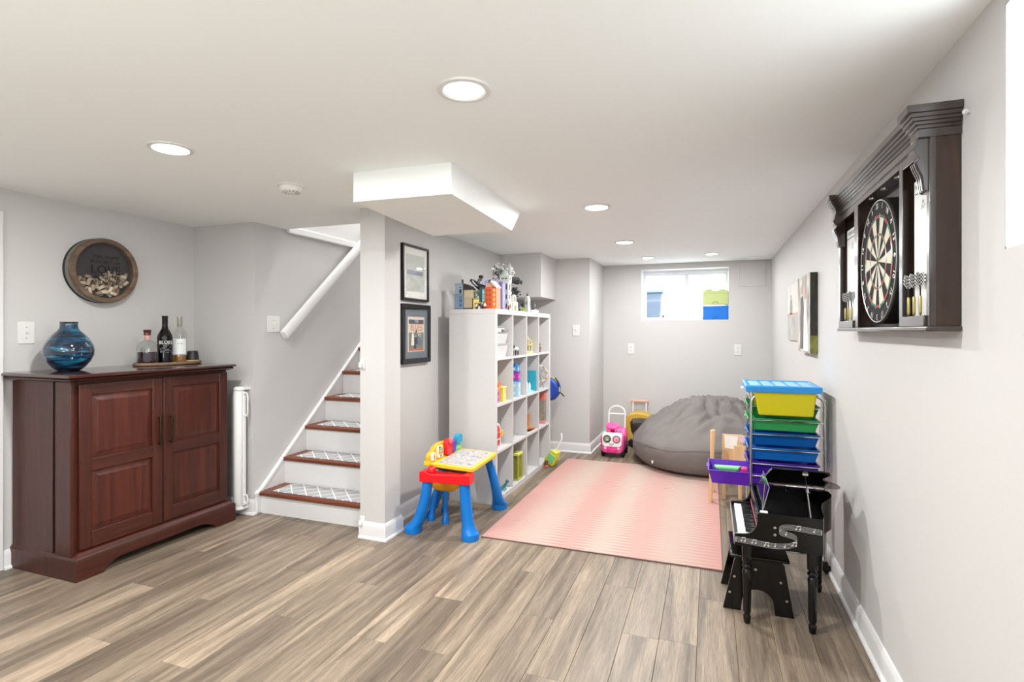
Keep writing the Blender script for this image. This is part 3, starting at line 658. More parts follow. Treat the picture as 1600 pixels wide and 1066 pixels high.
# ------------------------------------------------------------ canvases on the right wall
def canvas_mat(kind):
    m = bpy.data.materials.new('canvas_'+kind); m.use_nodes = True; nt = m.node_tree; p = nt.nodes['Principled BSDF']; L = nt.links.new; p.inputs['Roughness'].default_value = .8
    tc = nt.nodes.new('ShaderNodeTexCoord'); mp = nt.nodes.new('ShaderNodeMapping'); mp.inputs['Scale'].default_value = (14, 14, 9); L(tc.outputs['Object'], mp.inputs[0])
    n = nt.nodes.new('ShaderNodeTexNoise'); n.inputs['Scale'].default_value = 1; n.inputs['Detail'].default_value = 5; L(mp.outputs[0], n.inputs[0])
    r = nt.nodes.new('ShaderNodeValToRGB'); E = r.color_ramp.elements
    cols = {'wedding': ((.3, '#7d7c78'), (.5, '#b9b5b0'), (.7, '#d9d5d0')), 'edge': ((.35, '#1d1b18'), (.6, '#35322c'), (.72, '#8a8680')), 'grass': ((.3, '#3e3d1c'), (.5, '#6a6a2c'), (.7, '#8b8a48')), 'candle': ((.3, '#d0cecc'), (.6, '#dcdad8'), (.7, '#e2e0de')), 'plank': ((.3, '#9b9b99'), (.5, '#b3b2b0'), (.7, '#bdbcba'))}[kind]
    E[0].position = cols[0][0]; E[0].color = srgb(cols[0][1]); E[1].position = cols[2][0]; E[1].color = srgb(cols[2][1]); e = E.new(cols[1][0]); e.color = srgb(cols[1][1])
    L(n.outputs[0], r.inputs[0]); L(r.outputs[0], p.inputs['Base Color']); return m
xf = .574; y0, y1, z0, z1 = 3.745, 4.23, 1.16, 1.66
t = thing('canvas_print', 'thick canvas photograph of a bride with dark wrapped edge on the right wall', 'canvas print', (XR, 4.0, z0))
B(xf, XR-.001, y0, y1, z0, z1).build('canvas', canvas_mat('edge'), t, bevel=.003)
B(xf-.001, xf+.001, y0, y1, z0, z1).build('picture', canvas_mat('wedding'), t)
B(xf+.003, XR-.002, y0-.0008, y0+.0005, z0, z0+.11).build('edge_grass', canvas_mat('grass'), t)
q = MB(); q.prism([(3.80, z0+.01), (4.02, z0+.01), (3.98, z0+.22), (3.93, z0+.34), (3.88, z0+.35), (3.85, z0+.2)], 'x', xf-.002, xf-.0008); gown = q.build('bride_gown', mat('gown', '#e3dfdb', .8), t)
q = MB(); q.prism([(3.99, z0+.02), (4.12, z0+.02), (4.1, z0+.36), (4.0, z0+.37), (3.97, z0+.25)], 'x', xf-.002, xf-.0008); q.build('groom_suit', mat('suit', '#6d6a68', .8), t)
q = MB(); q.lathe([(.03, 0), (.03, .001)], (xf-.0018, 3.905, z0+.385), (1,0,0), 16); q.lathe([(.03, 0), (.03, .001)], (xf-.0018, 4.04, z0+.41), (1,0,0), 16); q.build('head', mat('pinkskin', '#c49c90', .8), t)
t = thing('canvas_print', 'flat pale canvas of a candle on grey planks, farther of two on the right wall', 'canvas print', (XR, 4.65, 1.22))
B(.600, XR-.001, 4.36, 4.97, 1.225, 1.66).build('canvas', canvas_mat('candle'), t, bevel=.002)
B(.5992, .6002, 4.362, 4.968, 1.226, 1.43).build('plank_area', canvas_mat('plank'), t)
q = MB(); q.box(.598, .5992, 4.70, 4.84, 1.43, 1.50); q.box(.598, .5992, 4.72, 4.82, 1.50, 1.54); q.box(.598, .5992, 4.76, 4.80, 1.54, 1.58); q.build('candle', mat('candle_grey', '#9f9d9c', .8), t)
B(.598, .5993, 4.42, 4.968, 1.425, 1.437).build('ribbon', mat('ribbon_peach', '#d8a694', .8), t)

# ------------------------------------------------------------ dartboard cabinet
dk = wood('espresso', '#1e1411', '#35261f', 'z', 1, .24, .3, .1)
dkh = wood('espresso_h', '#1e1411', '#35261f', 'y', 1, .24, .3, .1)
dks = wood('espresso_side', '#2a1b15', '#443026', 'z', 1, .42, 0, .15)
for n_ in ('espresso', 'espresso_h'): MC[n_].node_tree.nodes['Principled BSDF'].inputs['Coat Weight'].default_value = .9; MC[n_].node_tree.nodes['Principled BSDF'].inputs['Coat Roughness'].default_value = .18
dc = thing('dartboard_cabinet', 'dark espresso wooden dartboard cabinet with crown moulding on the right wall', 'dartboard cabinet', (XR, 2.27, 1.30))
Y0, Y1, ZB, ZT = 1.731, 2.80, 1.312, 1.83
XB = .598                      # back board
B(XB, XR-.001, Y0+.004, Y1-.004, ZB, ZT).build('back_panel', mat('cabinet_lining', '#1a1514', .5), dc)
for a in (Y0, Y1-.018): B(.56, XR-.001, a, a+.018, ZB, ZT).build('side_panel', dks, dc, bevel=.002)
# posts: outer pair and inner pair, standing in front
for a, b in ((Y0-.003, Y0+.02), (Y1-.02, Y1+.003), (1.944, 1.976), (2.472, 2.530)):
    B(.546, .562 if a < Y0+.01 or b > Y1 else .600, a, b, ZB, ZT).build('post', dk, dc, bevel=.002)
B(.546, .600, 1.976, 2.472, 1.795, ZT).build('top_rail', dkh, dc)
for a, b in ((Y0+.02, 1.944), (2.530, Y1-.02)):
    B(.546, .566, a, b, 1.785, ZT).build('top_rail', dkh, dc, bevel=.002)
    B(.540, .575, a, b, ZB, ZB+.03).build('dart_rest', dkh, dc, bevel=.002)
    s_ = B(.563, .572, a+.002, b-.045 if a < 2 else b-.05, ZB+.03, 1.735).build('scoreboard', mat('scoreboard_white', '#d5d6d6', .35), dc)
    q = MB(); q.text('HOME AWAY', .022, (.5622, (a+b)/2-.02, 1.71), (0,-1,0), (0,0,1), -.0004)
    q.text('IN\nOUT', .016, (.5622, (a+b)/2-.02, 1.66), (0,-1,0), (0,0,1), -.0004); q.build('lettering', mblack, s_, smooth=0, fix=False)
    B(.562, .563, a+.01, b-.055, 1.695, 1.698).build('score_line', mblack, s_)
B(.538, XR-.001, Y0-.006, Y1+.006, 1.298, 1.313).build('bottom_shelf', dkh, dc, bevel=.004)
# crown: straight run set back, corner blocks forward
def crown(y0, y1, xs, xb, gr=.0, ends=True):
    """stepped moulding between y0,y1; xs front of the topmost step, steps recede downwards"""
    steps = [(0, 1.880, 1.901), (.007, 1.868, 1.880), (.002+.010, 1.858, 1.868), (.018, 1.848, 1.858), (.024, 1.838, 1.848), (.028, 1.815, 1.838)]
    m = MB()
    for d_, za, zb in steps:
        e = gr*(1-d_/.03) if ends else 0
        m.box(xs+d_, xb, y0-e, y1+e, za, zb)
    return m
crown(1.80, 2.74, .512, XR-.001).build('crown_moulding', dkh, dc, bevel=.0015)
for a, b in ((Y0-.004, Y0+.058), (Y1-.058, Y1+.004)):
    crown(a, b, .493, XR-.001, .012).build('crown_block', dkh, dc, bevel=.0015)
    pr = [(.521, 1.815), (.519, 1.80), (.512, 1.785), (.520, 1.772), (.528, 1.765), (.519, 1.752), (.524, 1.735), (.533, 1.715), (.536, 1.695), (.538, 1.676), (.546, 1.672), (.560, 1.672), (.560, 1.815)]
    m = MB(); m.prism(pr, 'y', a+.008, b-.008); cbl = m.build('corbel', dk, dc, bevel=.001)
    for k in range(3):
        yy = a+.016+.0125*k; q = MB(); q.prism([(x-.0035, z) for x, z in pr[5:10]]+[(x+.004, z) for x, z in reversed(pr[5:10])], 'y', yy, yy+.006); q.build('flute', dk, cbl)
for k in range(3):
    y = 2.07+.15*k
    MB().lathe([(.013, 0), (.013, -.003), (.001, -.0035)], (.572, y, 1.795), n=20).build('puck_lamp', mat('puck_silver', '#c8c4bd', .25, .8), dc)
# dartboard
BY0, BZ0, BR = 2.20, 1.540, .216; xd = .548
db = thing('dartboard', 'round bristle dartboard with wire number ring hanging in the cabinet', 'dartboard', (XB, BY0, BZ0))
nx = (-1, 0, 0)
MB().lathe([(BR, 0), (BR, XB-xd-.003), (BR-.003, XB-xd), (.001, XB-xd)], (XB, BY0, BZ0), nx, 64).build('board_body', mat('board_black', '#0b0b0b', .8, bump=.4, bs=500), db)
nums = [20,1,18,4,13,6,10,15,2,17,3,19,7,16,8,11,14,9,12,5]
crm = mat('sisal_cream', '#d6d2c0', .85, bump=.3, bs=600); blk = mat('sisal_black', '#0d0d0d', .85); red = mat('sisal_red', '#b5232c', .8); grn = mat('sisal_green', '#12754a', .8)
rad = [(.0159, .092, 0), (.092, .100, 1), (.100, .154, 0), (.154, .162, 1)]
rad = [(a*BR/.2255*1.03, b*BR/.2255*1.03, c) for a, b, c in rad]
def bp(r, a, x): return Vector((x, BY0-r*math.sin(a), BZ0+r*math.cos(a)))   # clockwise seen from the room
for i in range(20):
    m = MB(); a0 = (i-.5)*PI/10+.004; a1 = (i+.5)*PI/10-.004
    for r0, r1, ring in rad:
        m.k = ring
        rs = []
        for x in (xd, xd-.0015):
            rs.append([bp(r0, a0+(a1-a0)*j/4, x) for j in range(5)]+[bp(r1, a1-(a1-a0)*j/4, x) for j in range(5)])
        m.loft(rs)
    m.build('segment', [blk, red] if i % 2 == 0 else [crm, grn], db, smooth=0)
MB().lathe([(.0155, 0), (.0155, .002), (.001, .002)], (xd, BY0, BZ0), nx, 24).build('outer_bull', grn, db)
MB().lathe([(.0065, 0), (.0065, .003), (.001, .003)], (xd, BY0, BZ0), nx, 16).build('bullseye', red, db)
wire = mat('board_wire', '#d8d8d4', .3, .7)
m = MB(); m.tube([bp(BR-.006, 2*PI*j/64, xd-.004) for j in range(64)], .0018, 6, True)
for r0, r1, c_ in rad:
    for r_ in (r0, r1): m.tube([bp(r_, 2*PI*j/48, xd-.0022) for j in range(48)], .0005, 4, True)
for i in range(20):
    a = (i+.5)*PI/10; m.cyl(bp(.0159, a, xd-.0022), bp(rad[-1][1]+.006, a, xd-.0022), .0005, n=4)
m.build('wire_ring', wire, db)
for i, n_ in enumerate(nums):
    a = i*PI/10; c_ = bp(BR-.022, a, xd-.003); up_ = (bp(1, a, 0)-bp(0, a, 0)); rt = Vector((0, -math.cos(a), -math.sin(a)))
    q = MB(); q.text(str(n_), .030, c_-up_*.011, rt, up_, .0015); q.build('number', wire, db, smooth=0, fix=False)
# darts
fl = bpy.data.materials.new('checked_flight'); fl.use_nodes = True
ck_ = fl.node_tree.nodes.new('ShaderNodeTexChecker'); ck_.inputs['Scale'].default_value = 210; ck_.inputs[1].default_value = srgb('#1a1a1a'); ck_.inputs[2].default_value = srgb('#dedede')
tcn = fl.node_tree.nodes.new('ShaderNodeTexCoord'); fl.node_tree.links.new(tcn.outputs['Object'], ck_.inputs[0]); fl.node_tree.links.new(ck_.outputs[0], fl.node_tree.nodes['Principled BSDF'].inputs['Base Color'])
brass = mat('dart_barrel', '#a8a06a', .3, .85)
def dart(lbl_, loc):
    t = thing('dart', lbl_, 'dart', loc, 'darts standing in the dartboard cabinet', world=False)
    MB().lathe([(.0008,0),(.0035,.004),(.0042,.01),(.0042,.05),(.003,.056)], n=12).build('barrel', brass, t)
    MB().lathe([(.0018,.055),(.0018,.085)], n=8).build('shaft', mblack, t)
    m = MB()
    for a in (0, PI/2):
        M = Matrix.Rotation(a+.6, 4, 'Z'); m.prism([(0,.080),(.006,.083),(.0155,.093),(.0155,.114),(.011,.122),(0,.117),(-.011,.122),(-.0155,.114),(-.0155,.093),(-.006,.083)], 'y', -.0004, .0004, M)
    m.build('flight', fl, t)
pn = ['nearest', 'middle', 'farthest']
for k, y in enumerate((1.80, 1.850, 1.895)): dart('%s of the three darts in the near side bay of the dartboard cabinet' % pn[k], (.5475, y, ZB+.03))
for k, y in enumerate((2.580, 2.635, 2.690)): dart('%s of the three darts in the far side bay of the dartboard cabinet' % pn[k], (.5475, y, ZB+.03))

# ------------------------------------------------------------ cube shelves
SX, SB, SY0 = -1.50, -1.885, 3.730
sh = thing('cube_shelf', 'tall white cube shelf of sixteen open compartments against the partition', 'shelf', (-1.69, 4.46, 0))
SY1 = SY0+.038*2+.335*4+.016*3; ZTOP = 1.465
for a in (SY0, SY1-.038): B(SB, SX, a, a+.038, 0, ZTOP-.038).build('side_panel', whitem, sh, bevel=.0015)
B(SB, SX, SY0, SY1, ZTOP-.038, ZTOP).build('top_panel', whitem, sh, bevel=.0015)
B(SB, SX, SY0+.038, SY1-.038, 0, .038).build('bottom_panel', whitem, sh, bevel=.001)
Zr = [ZTOP-.038-(r+1)*.335-r*.016 for r in range(4)]
Yc = [SY0+.038+c*.351 for c in range(4)]
for r in range(3): B(SB, SX-.001, SY0+.038, SY1-.038, Zr[r]-.016, Zr[r]).build('shelf_board', whitem, sh)
for c in range(1, 4):
    for r in range(4): B(SB, SX-.0015, Yc[c]-.016, Yc[c], Zr[r], Zr[r]+.335).build('divider', whitem, sh)
# --- things in the compartments
def tub(name, lbl_, cat, c, w_, d_, h_, col, group=None, rim=.006, taper=.85, th=.003):
    m = MB(); x, y, z = c
    def rg(f, zz, e=0): return [Vector((x+sx*(w_/2*f+e), y+sy*(d_/2*f+e), zz)) for sx, sy in ((-1,-1),(1,-1),(1,1),(-1,1))]
    m.loft([rg(taper, z), rg(1, z+h_), rg(1, z+h_, rim), rg(1, z+h_+.004, rim), rg(1, z+h_+.004, -th), rg(taper, z+th, -th)])
    t = single(m, name, lbl_, cat, c, col, group, bevel=.002); return t
tub('storage_bin', 'lower of two stacked white bins in the top near compartment', 'bin', (-1.63, 3.925, Zr[0]), .22, .25, .10, whitem, 'white bins in the shelf')
tub('storage_bin', 'upper of two stacked white bins in the top near compartment', 'bin', (-1.63, 3.925, Zr[0]+.0625+.042), .22, .25, .085, whitem, 'white bins in the shelf')
t = thing('toy_ship', 'long white and grey toy spaceship lying on the stacked white bins', 'toy', (-1.62, 3.94, Zr[0]+.194))
m = MB(); m.prism([(-1.66, 3.80), (-1.58, 3.80), (-1.55, 3.95), (-1.56, 4.07), (-1.66, 4.05)], 'z', Zr[0]+.1945, Zr[0]+.23); m.build('hull', mat('toy_offwhite', '#e2e0dc', .5), t, bevel=.004)
m = MB(); m.box(-1.64, -1.55, 3.84, 4.02, Zr[0]+.23, Zr[0]+.242); m.box(-1.60, -1.53, 3.98, 4.08, Zr[0]+.205, Zr[0]+.222); m.cyl((-1.59, 3.9, Zr[0]+.242), (-1.59, 3.9, Zr[0]+.255), .016); m.build('deck', mat('toy_grey', '#8a8784', .5), t, bevel=.002)
def figure(name, lbl_, c, h, body, legs, hat, skin='#e0b83c', group=None):
    x, y, z = c; s_ = h/.1; t = thing(name, lbl_, 'toy figure', c, group)
    m = MB()
    for e in (-.011, .011): m.box(x-.009*s_, x+.009*s_, y+(e-.009)*s_, y+(e+.009)*s_, z, z+.035*s_)
    m.build('legs', legs, t, bevel=.001)
    m = MB(); m.loft([[Vector((x+a*.010*s_, y+b*w_*s_, z+zz*s_)) for a, b in ((-1,-1),(1,-1),(1,1),(-1,1))] for zz, w_ in ((.035, .021), (.068, .016))])
    for e in (-1, 1): m.tube([(x, y+e*.017*s_, z+.064*s_), (x+.006*s_, y+e*.027*s_, z+.052*s_), (x+.014*s_, y+e*.027*s_, z+.04*s_)], .005*s_, 6)
    m.build('torso', body, t, bevel=.001)
    MB().lathe([(.006,.068),(.012,.071),(.0125,.086),(.009,.09),(.001,.09)], (x, y, z), n=12).build('head', plastic(skin), t) if s_ == 1 else MB().lathe([(.006*s_,.068*s_),(.012*s_,.071*s_),(.0125*s_,.086*s_),(.009*s_,.09*s_),(.001,.09*s_)], (x, y, z), n=12).build('head', plastic(skin), t)
    MB().lathe([(.0135*s_,.082*s_),(.014*s_,.088*s_),(.011*s_,.098*s_),(.001,.10*s_)], (x, y, z), n=12).build('hat', hat, t)
    return t
P_ = plastic
t = thing('toy_animal', 'small black and white toy cow in the second compartment of the top shelf', 'toy', (-1.55, 4.31, Zr[0]))
m = MB(); x, y, z = -1.55, 4.31, Zr[0]
m.loft([[Vector((x+.018*w_*math.cos(a), y+yy, z+.052+.02*w_*math.sin(a))) for a in [2*PI*j/10 for j in range(10)]] for yy, w_ in ((-.045,.4),(-.03,.95),(0,1.1),(.03,.95),(.042,.4))])
m.build('body', mat('cow_patches', '#e8e6e0', .5, var=.95, vs=34), t)
for a in (-1, 1):
    for b in (-.03, .026): MB().cyl((x+a*.010, y+b, z), (x+a*.011, y+b, z+.045), .005, .0065, 8).build('leg', P_('#1c1c1c'), t)
MB().ball((x, y-.06, z+.075), .016, sy=1.3).build('head', P_('#1c1c1c'), t); m = MB()
for a in (-1, 1): m.tube([(x+a*.008, y-.058, z+.088), (x+a*.016, y-.06, z+.094), (x+a*.018, y-.06, z+.104)], [.003,.0025,.001], 6)
m.build('horn', P_('#d8cdb4'), t)
t = thing('toy_lantern', 'pale yellow toy birdcage lantern in the third compartment of the top shelf', 'toy', (-1.58, 4.74, Zr[0]))
x, y, z = -1.58, 4.735, Zr[0]; ylw = P_('#dcd0a0')
MB().lathe([(.042,0),(.044,.004),(.044,.014),(.036,.02)], (x,y,z)).build('base', ylw, t)
for j in range(6):
    a = 2*PI*j/6; MB().tube([(x+.036*math.cos(a), y+.036*math.sin(a), z+.018), (x+.038*math.cos(a), y+.038*math.sin(a), z+.08), (x+.028*math.cos(a), y+.028*math.sin(a), z+.115), (x+.006*math.cos(a), y+.006*math.sin(a), z+.13)], .004, 6).build('bar', ylw, t)
MB().lathe([(.041,0),(.041,.012),(.037,.012),(.037,0)], (x,y,z+.075)).build('band', P_('#e0bf62'), t); MB().tube([(x, y-.01, z+.128), (x, y-.012, z+.145), (x, y, z+.153), (x, y+.012, z+.145), (x, y+.01, z+.128)], .003, 6).build('handle', ylw, t)
figure('toy_figure', 'small brown and red toy figure in the far compartment of the top shelf', (-1.57, 5.05, Zr[0]), .085, P_('#8a3a2e'), P_('#4e3a2c'), P_('#4a2c1c'))
# row 2
def block_building(t, x, y, z, w_, d_, h_, col, roof=None, roofh=.0, win='#22262c', nw=2, nf=2, flat=True, winw=.014):
    b = B(x-w_/2, x+w_/2, y-d_/2, y+d_/2, z, z+h_).build('wall', col, t, bevel=.0015)
    for f in range(nf):
        for k in range(nw):
            yy = y-d_/2+d_*(k+.5)/nw; xx = x-w_/2+w_*(k+.5)/nw; zz = z+h_*(f+.45)/nf; hh = min(.022, h_/nf*.42)
            q = MB(); q.box(x+w_/2-.001, x+w_/2+.0015, yy-winw/2, yy+winw/2, zz-hh/2, zz+hh/2); q.box(xx-winw/2, xx+winw/2, y-d_/2-.0015, y-d_/2+.001, zz-hh/2, zz+hh/2)
            q.build('window', P_(win), b)
    if roof:
        m = MB()
        if flat: m.box(x-w_/2-.004, x+w_/2+.004, y-d_/2-.004, y+d_/2+.004, z+h_, z+h_+roofh)
        else:
            m.loft([[Vector((x+a*(w_/2+.004)*f, y+b_*(d_/2+.004)*(1 if f == 1 else .55), z+h_+zz)) for a, b_ in ((-1,-1),(1,-1),(1,1),(-1,1))] for f, zz in ((1, 0), (.12, roofh))])
        m.build('roof', roof, t, bevel=.001)
    return b
t = thing('toy_play_house', 'orange and yellow toy house with purple door at the near end of the second shelf', 'toy', (-1.57, 3.92, Zr[1]))
block_building(t, -1.58, 3.895, Zr[1], .07, .08, .10, P_('#b7769a'), P_('#e8782c'), .04, '#8f3f6e', 1, 2, False)
block_building(t, -1.565, 3.995, Zr[1], .07, .07, .105, P_('#e2cb64'), P_('#f0dc84'), .012, '#f6ecc0', 1, 1)
m = MB(); m.box(-1.61, -1.55, 3.90, 3.97, Zr[1]+.125, Zr[1]+.155); m.cyl((-1.58, 3.93, Zr[1]+.155), (-1.58, 3.93, Zr[1]+.178), .014, .004); m.build('turret', P_('#e2662a'), t, bevel=.002)
t = thing('toy_dollhouse', 'tall narrow blue and magenta toy tower in the second compartment of the second shelf', 'toy', (-1.57, 4.32, Zr[1]))
block_building(t, -1.56, 4.325, Zr[1], .08, .05, .13, P_('#a9c9dc'), P_('#3f7fc0'), .012, '#d8ecf6', 1, 2)
block_building(t, -1.56, 4.325, Zr[1]+.142, .07, .045, .06, P_('#b03fa0'), P_('#7d3fb0'), .012, '#e86ac0', 1, 1)
block_building(t, -1.56, 4.325, Zr[1]+.214, .06, .04, .045, P_('#5a9fd0'), P_('#2f7fd0'), .02, '#d8f0ff', 1, 1, False)
B(-1.80, -1.61, 4.28, 4.42, Zr[1], Zr[1]+.03).build('tray_base', P_('#bcdde6'), t, bevel=.003)
t = thing('ice_playset', 'turquoise toy box with white castle figures in the third compartment', 'toy', (-1.60, 4.66, Zr[1]))
B(-1.80, -1.78, 4.56, 4.78, Zr[1], Zr[1]+.19).build('back_board', P_('#48b0c4'), t, bevel=.002)
B(-1.78, -1.54, 4.56, 4.774, Zr[1], Zr[1]+.012).build('base', P_('#7cc8d6'), t, bevel=.002)
B(-1.615, -1.515, 4.775, 4.792, Zr[1], Zr[1]+.19).build('front_board', P_('#3fa6bf'), t, bevel=.002)
m = MB()
for dx, dy, h_ in ((0,0,.10),(.02,.025,.07),(-.02,.03,.085),(.0,-.02,.06)): m.cyl((-1.565+dx, 4.64+dy, Zr[1]+.012), (-1.565+dx, 4.64+dy, Zr[1]+.012+h_*.7), .012, n=8); m.cyl((-1.565+dx, 4.64+dy, Zr[1]+.012+h_*.7), (-1.565+dx, 4.64+dy, Zr[1]+.02+h_), .013, .001, 8)
m.build('ice_towers', P_('#dceef2'), t)
t = thing('ferris_wheel', 'round cream and grey toy wheel with spokes in the far compartment of the second shelf', 'toy', (-1.57, 5.06, Zr[1]))
x, y, z = -1.57, 5.055, Zr[1]+.14
m = MB(); m.ring([(.085,-.006),(.085,.006),(.073,.006),(.073,-.006)], (x,y,z), (.6,-.8,0)); m.build('rim', P_('#cfc4b4'), t)
m = MB(); n_ = Vector((.6,-.8,0)).normalized(); u_ = Vector((0,0,1)); v_ = n_.cross(u_)
for j in range(8):
    a = PI*j/4; m.cyl((x,y,z), Vector((x,y,z))+(u_*math.cos(a)+v_*math.sin(a))*.078, .003, n=6)
m.build('spokes', P_('#8d8a88'), t)
for j in range(8):
    a = PI*j/4+.2; MB().ball(Vector((x,y,z))+(u_*math.cos(a)+v_*math.sin(a))*.079+n_*.006, .012, 8, 6).build('gondola', P_(['#c8b090','#9a9a98','#d88a6a'][j % 3]), t)
m = MB()
for e in (-1, 1): m.cyl(Vector((x,y,z))+n_*.014*e, Vector((x,y,Zr[1]))+v_*.05*e+n_*.014*e, .004, n=6)
m.build('stand', P_('#8d8a88'), t)
# row 3
t = thing('toy_station', 'white and red toy fire station with arched roof on the third shelf', 'toy', (-1.57, 3.93, Zr[2]))
z = Zr[2]
m = MB(); m.prism([(3.84, z), (4.0, z), (4.0, z+.12), (3.985, z+.16), (3.95, z+.185), (3.92, z+.19), (3.89, z+.185), (3.855, z+.16), (3.84, z+.12)], 'x', -1.63, -1.565); W_ = m.build('wall', P_('#e9dfd8'), t, bevel=.002)
m = MB(); m.prism([(3.865, z+.115), (3.975, z+.115), (3.965, z+.145), (3.945, z+.165), (3.92, z+.172), (3.895, z+.165), (3.875, z+.145)], 'x', -1.566, -1.560); m.build('gable', P_('#c8343c'), t)
for a in (3.865, 3.93):
    for zz in (.01, .065): B(-1.566, -1.560, a, a+.045, z+zz, z+zz+.042).build('shutter', P_('#b8303a'), t, bevel=.001)
B(-1.565, -1.55, 3.99, 4.02, z+.07, z+.12).build('alarm_bell', P_('#e8b04a'), t, bevel=.003)
t = thing('cowboy_boot', 'brown leather toy boot leaning in the third compartment of the third shelf', 'boot', (-1.57, 4.70, Zr[2]))
m = MB(); rg = []
for (cx, cz, rx_, ry_) in ((-1.565, .155, .030, .022), (-1.565, .10, .026, .020), (-1.563, .05, .026, .021), (-1.555, .03, .034, .022)):
    rg.append([Vector((cx+rx_*math.cos(2*PI*j/12), 4.66+ry_*math.sin(2*PI*j/12), Zr[2]+cz)) for j in range(12)])
m.loft(rg); m.build('shaft', mat('tan_leather', '#b0764a', .5, var=.2), t)
m = MB(); m.loft([[Vector((-1.555+xx*.3, 4.66+xx, Zr[2]+.006+hh*(.5+.5*math.sin(a))))+Vector((ww*math.cos(a), 0, 0)) for a in [2*PI*j/10 for j in range(10)]] for xx, ww, hh in ((-.03,.014,.03),(-.01,.024,.05),(.03,.024,.04),(.07,.022,.026),(.10,.010,.012))])
m.build('foot', mat('tan_leather', '#b0764a', .5, var=.2), t)
B(-1.585, -1.53, 4.625, 4.76, Zr[2], Zr[2]+.006).build('sole', P_('#3a2618'), t, bevel=.002)
t = thing('game_box', 'tall narrow box with black-and-cream pattern and coral top on the third shelf', 'box', (-1.56, 5.085, Zr[2]))
B(-1.59, -1.52, 5.06, 5.11, Zr[2]+.03, Zr[2]+.25).build('box_body', mat('scroll_print', '#8f8478', .6, var=.9, vs=42), t, bevel=.001)
B(-1.591, -1.519, 5.059, 5.111, Zr[2]+.235, Zr[2]+.30).build('box_top', P_('#d8705e'), t, bevel=.001); B(-1.591, -1.519, 5.059, 5.111, Zr[2], Zr[2]+.031).build('box_foot', P_('#d88a8a'), t, bevel=.001)
# row 4
t = thing('toy_lantern', 'olive-green square toy lantern tin in the second compartment of the bottom shelf', 'toy', (-1.57, 4.29, Zr[3]))
x, y, z = -1.555, 4.335, Zr[3]; g_ = P_('#a2a43c', .4)
B(x-.04, x+.04, y-.055, y+.055, z, z+.012).build('base', g_, t, bevel=.002); B(x-.042, x+.042, y-.057, y+.057, z+.205, z+.225).build('lid', P_('#c9c872', .4), t, bevel=.003)
for a in (-1, 1):
    for b in (-1, 1): B(x+a*.034-.006, x+a*.034+.006, y+b*.049-.006, y+b*.049+.006, z+.012, z+.205).build('corner_post', g_, t, bevel=.001)
B(x-.028, x+.028, y-.043, y+.043, z+.012, z+.205).build('inner_tin', P_('#7f8436', .4), t)
m = MB(); m.lathe([(.03,0),(.03,.01),(.001,.011)], (x,y,z+.225)); m.build('cap', g_, t)
t = thing('toy_gecko', 'small dark teal toy animal on the bottom shelf edge at the near corner', 'toy', (-1.53, 3.97, Zr[3]))
m = MB(); m.tube([(-1.56, 3.93, Zr[3]+.012), (-1.545, 3.97, Zr[3]+.02), (-1.53, 4.0, Zr[3]+.035), (-1.52, 4.01, Zr[3]+.055)], [.004, .013, .012, .008], 8); m.build('body', P_('#1f6f7a'), t)
MB().ball((-1.515, 4.015, Zr[3]+.066), .014, 10, 7).build('head', P_('#1f6f7a'), t)
for a, b in ((3.955, -1), (3.955, 1), (3.99, -1), (3.99, 1)): MB().tube([(-1.54, a, Zr[3]+.018), (-1.54+.02*b, a, Zr[3]+.018), (-1.54+.026*b, a, Zr[3]+.003)], .004, 6).build('leg', P_('#2a8a90'), t)
# ------------------------------------------------------------ building-brick models on top of the shelf
T0 = ZTOP
def tbox(t, part, col, x0, x1, y0, y1, z0, z1, bev=.001): return B(x0, x1, y0, y1, T0+z0, T0+z1).build(part, P_(col), t, bevel=bev)
def win(w_, x0, x1, y, z0, z1, col='#23272e'): return B(x0, x1, y-.0015, y+.001, T0+z0, T0+z1).build('window', P_(col), w_)
G = 'brick-built models on top of the white shelf'
t = thing('brick_model_tower', 'pale blue-grey toy brick tower at the near left corner of the shelf top', 'toy building', (-1.82, 3.80, T0), G)
w1 = tbox(t, 'lower_wall', '#7d90a4', -1.858, -1.785, 3.77, 3.84, .004, .115); w2 = tbox(t, 'upper_wall', '#93a2b0', -1.855, -1.788, 3.773, 3.837, .118, .195)
tbox(t, 'ledge', '#77879c', -1.860, -1.783, 3.767, 3.843, .112, .120); tbox(t, 'parapet', '#8c9bab', -1.858, -1.784, 3.77, 3.84, .193, .2); tbox(t, 'base', '#20242a', -1.862, -1.78, 3.765, 3.845, 0, .006)
win(w1, -1.818, -1.792, 3.77, .02, .045, '#4a6a96'); win(w1, -1.818, -1.792, 3.77, .055, .08, '#4a6a96'); win(w1, -1.818, -1.792, 3.77, .088, .1, '#4a6a96')
win(w2, -1.818, -1.802, 3.773, .125, .155); win(w2, -1.815, -1.805, 3.773, .166, .173)
tbox(t, 'chimney', '#2c2c30', -1.812, -1.80, 3.80, 3.812, .2, .232)
t = thing('brick_model_house', 'cream toy brick house with dark sloped roof beside the blue-grey tower', 'toy building', (-1.75, 3.80, T0), G)
w1 = tbox(t, 'lower_wall', '#b5a88c', -1.781, -1.712, 3.775, 3.84, .008, .088); w2 = tbox(t, 'upper_wall', '#beb394', -1.781, -1.712, 3.775, 3.84, .09, .15)
tbox(t, 'base', '#23302a', -1.781, -1.705, 3.77, 3.845, 0, .01); tbox(t, 'string_course', '#c29a80', -1.783, -1.71, 3.772, 3.842, .086, .091)
m = MB(); m.prism([(-1.784, T0+.15), (-1.705, T0+.15), (-1.733, T0+.178), (-1.784, T0+.2)], 'y', 3.77, 3.845); m.build('roof', P_('#33292c'), t)
t = thing('brick_model_cottage', 'small yellow toy brick cottage with a green tree growing above it', 'toy building', (-1.675, 3.80, T0), G)
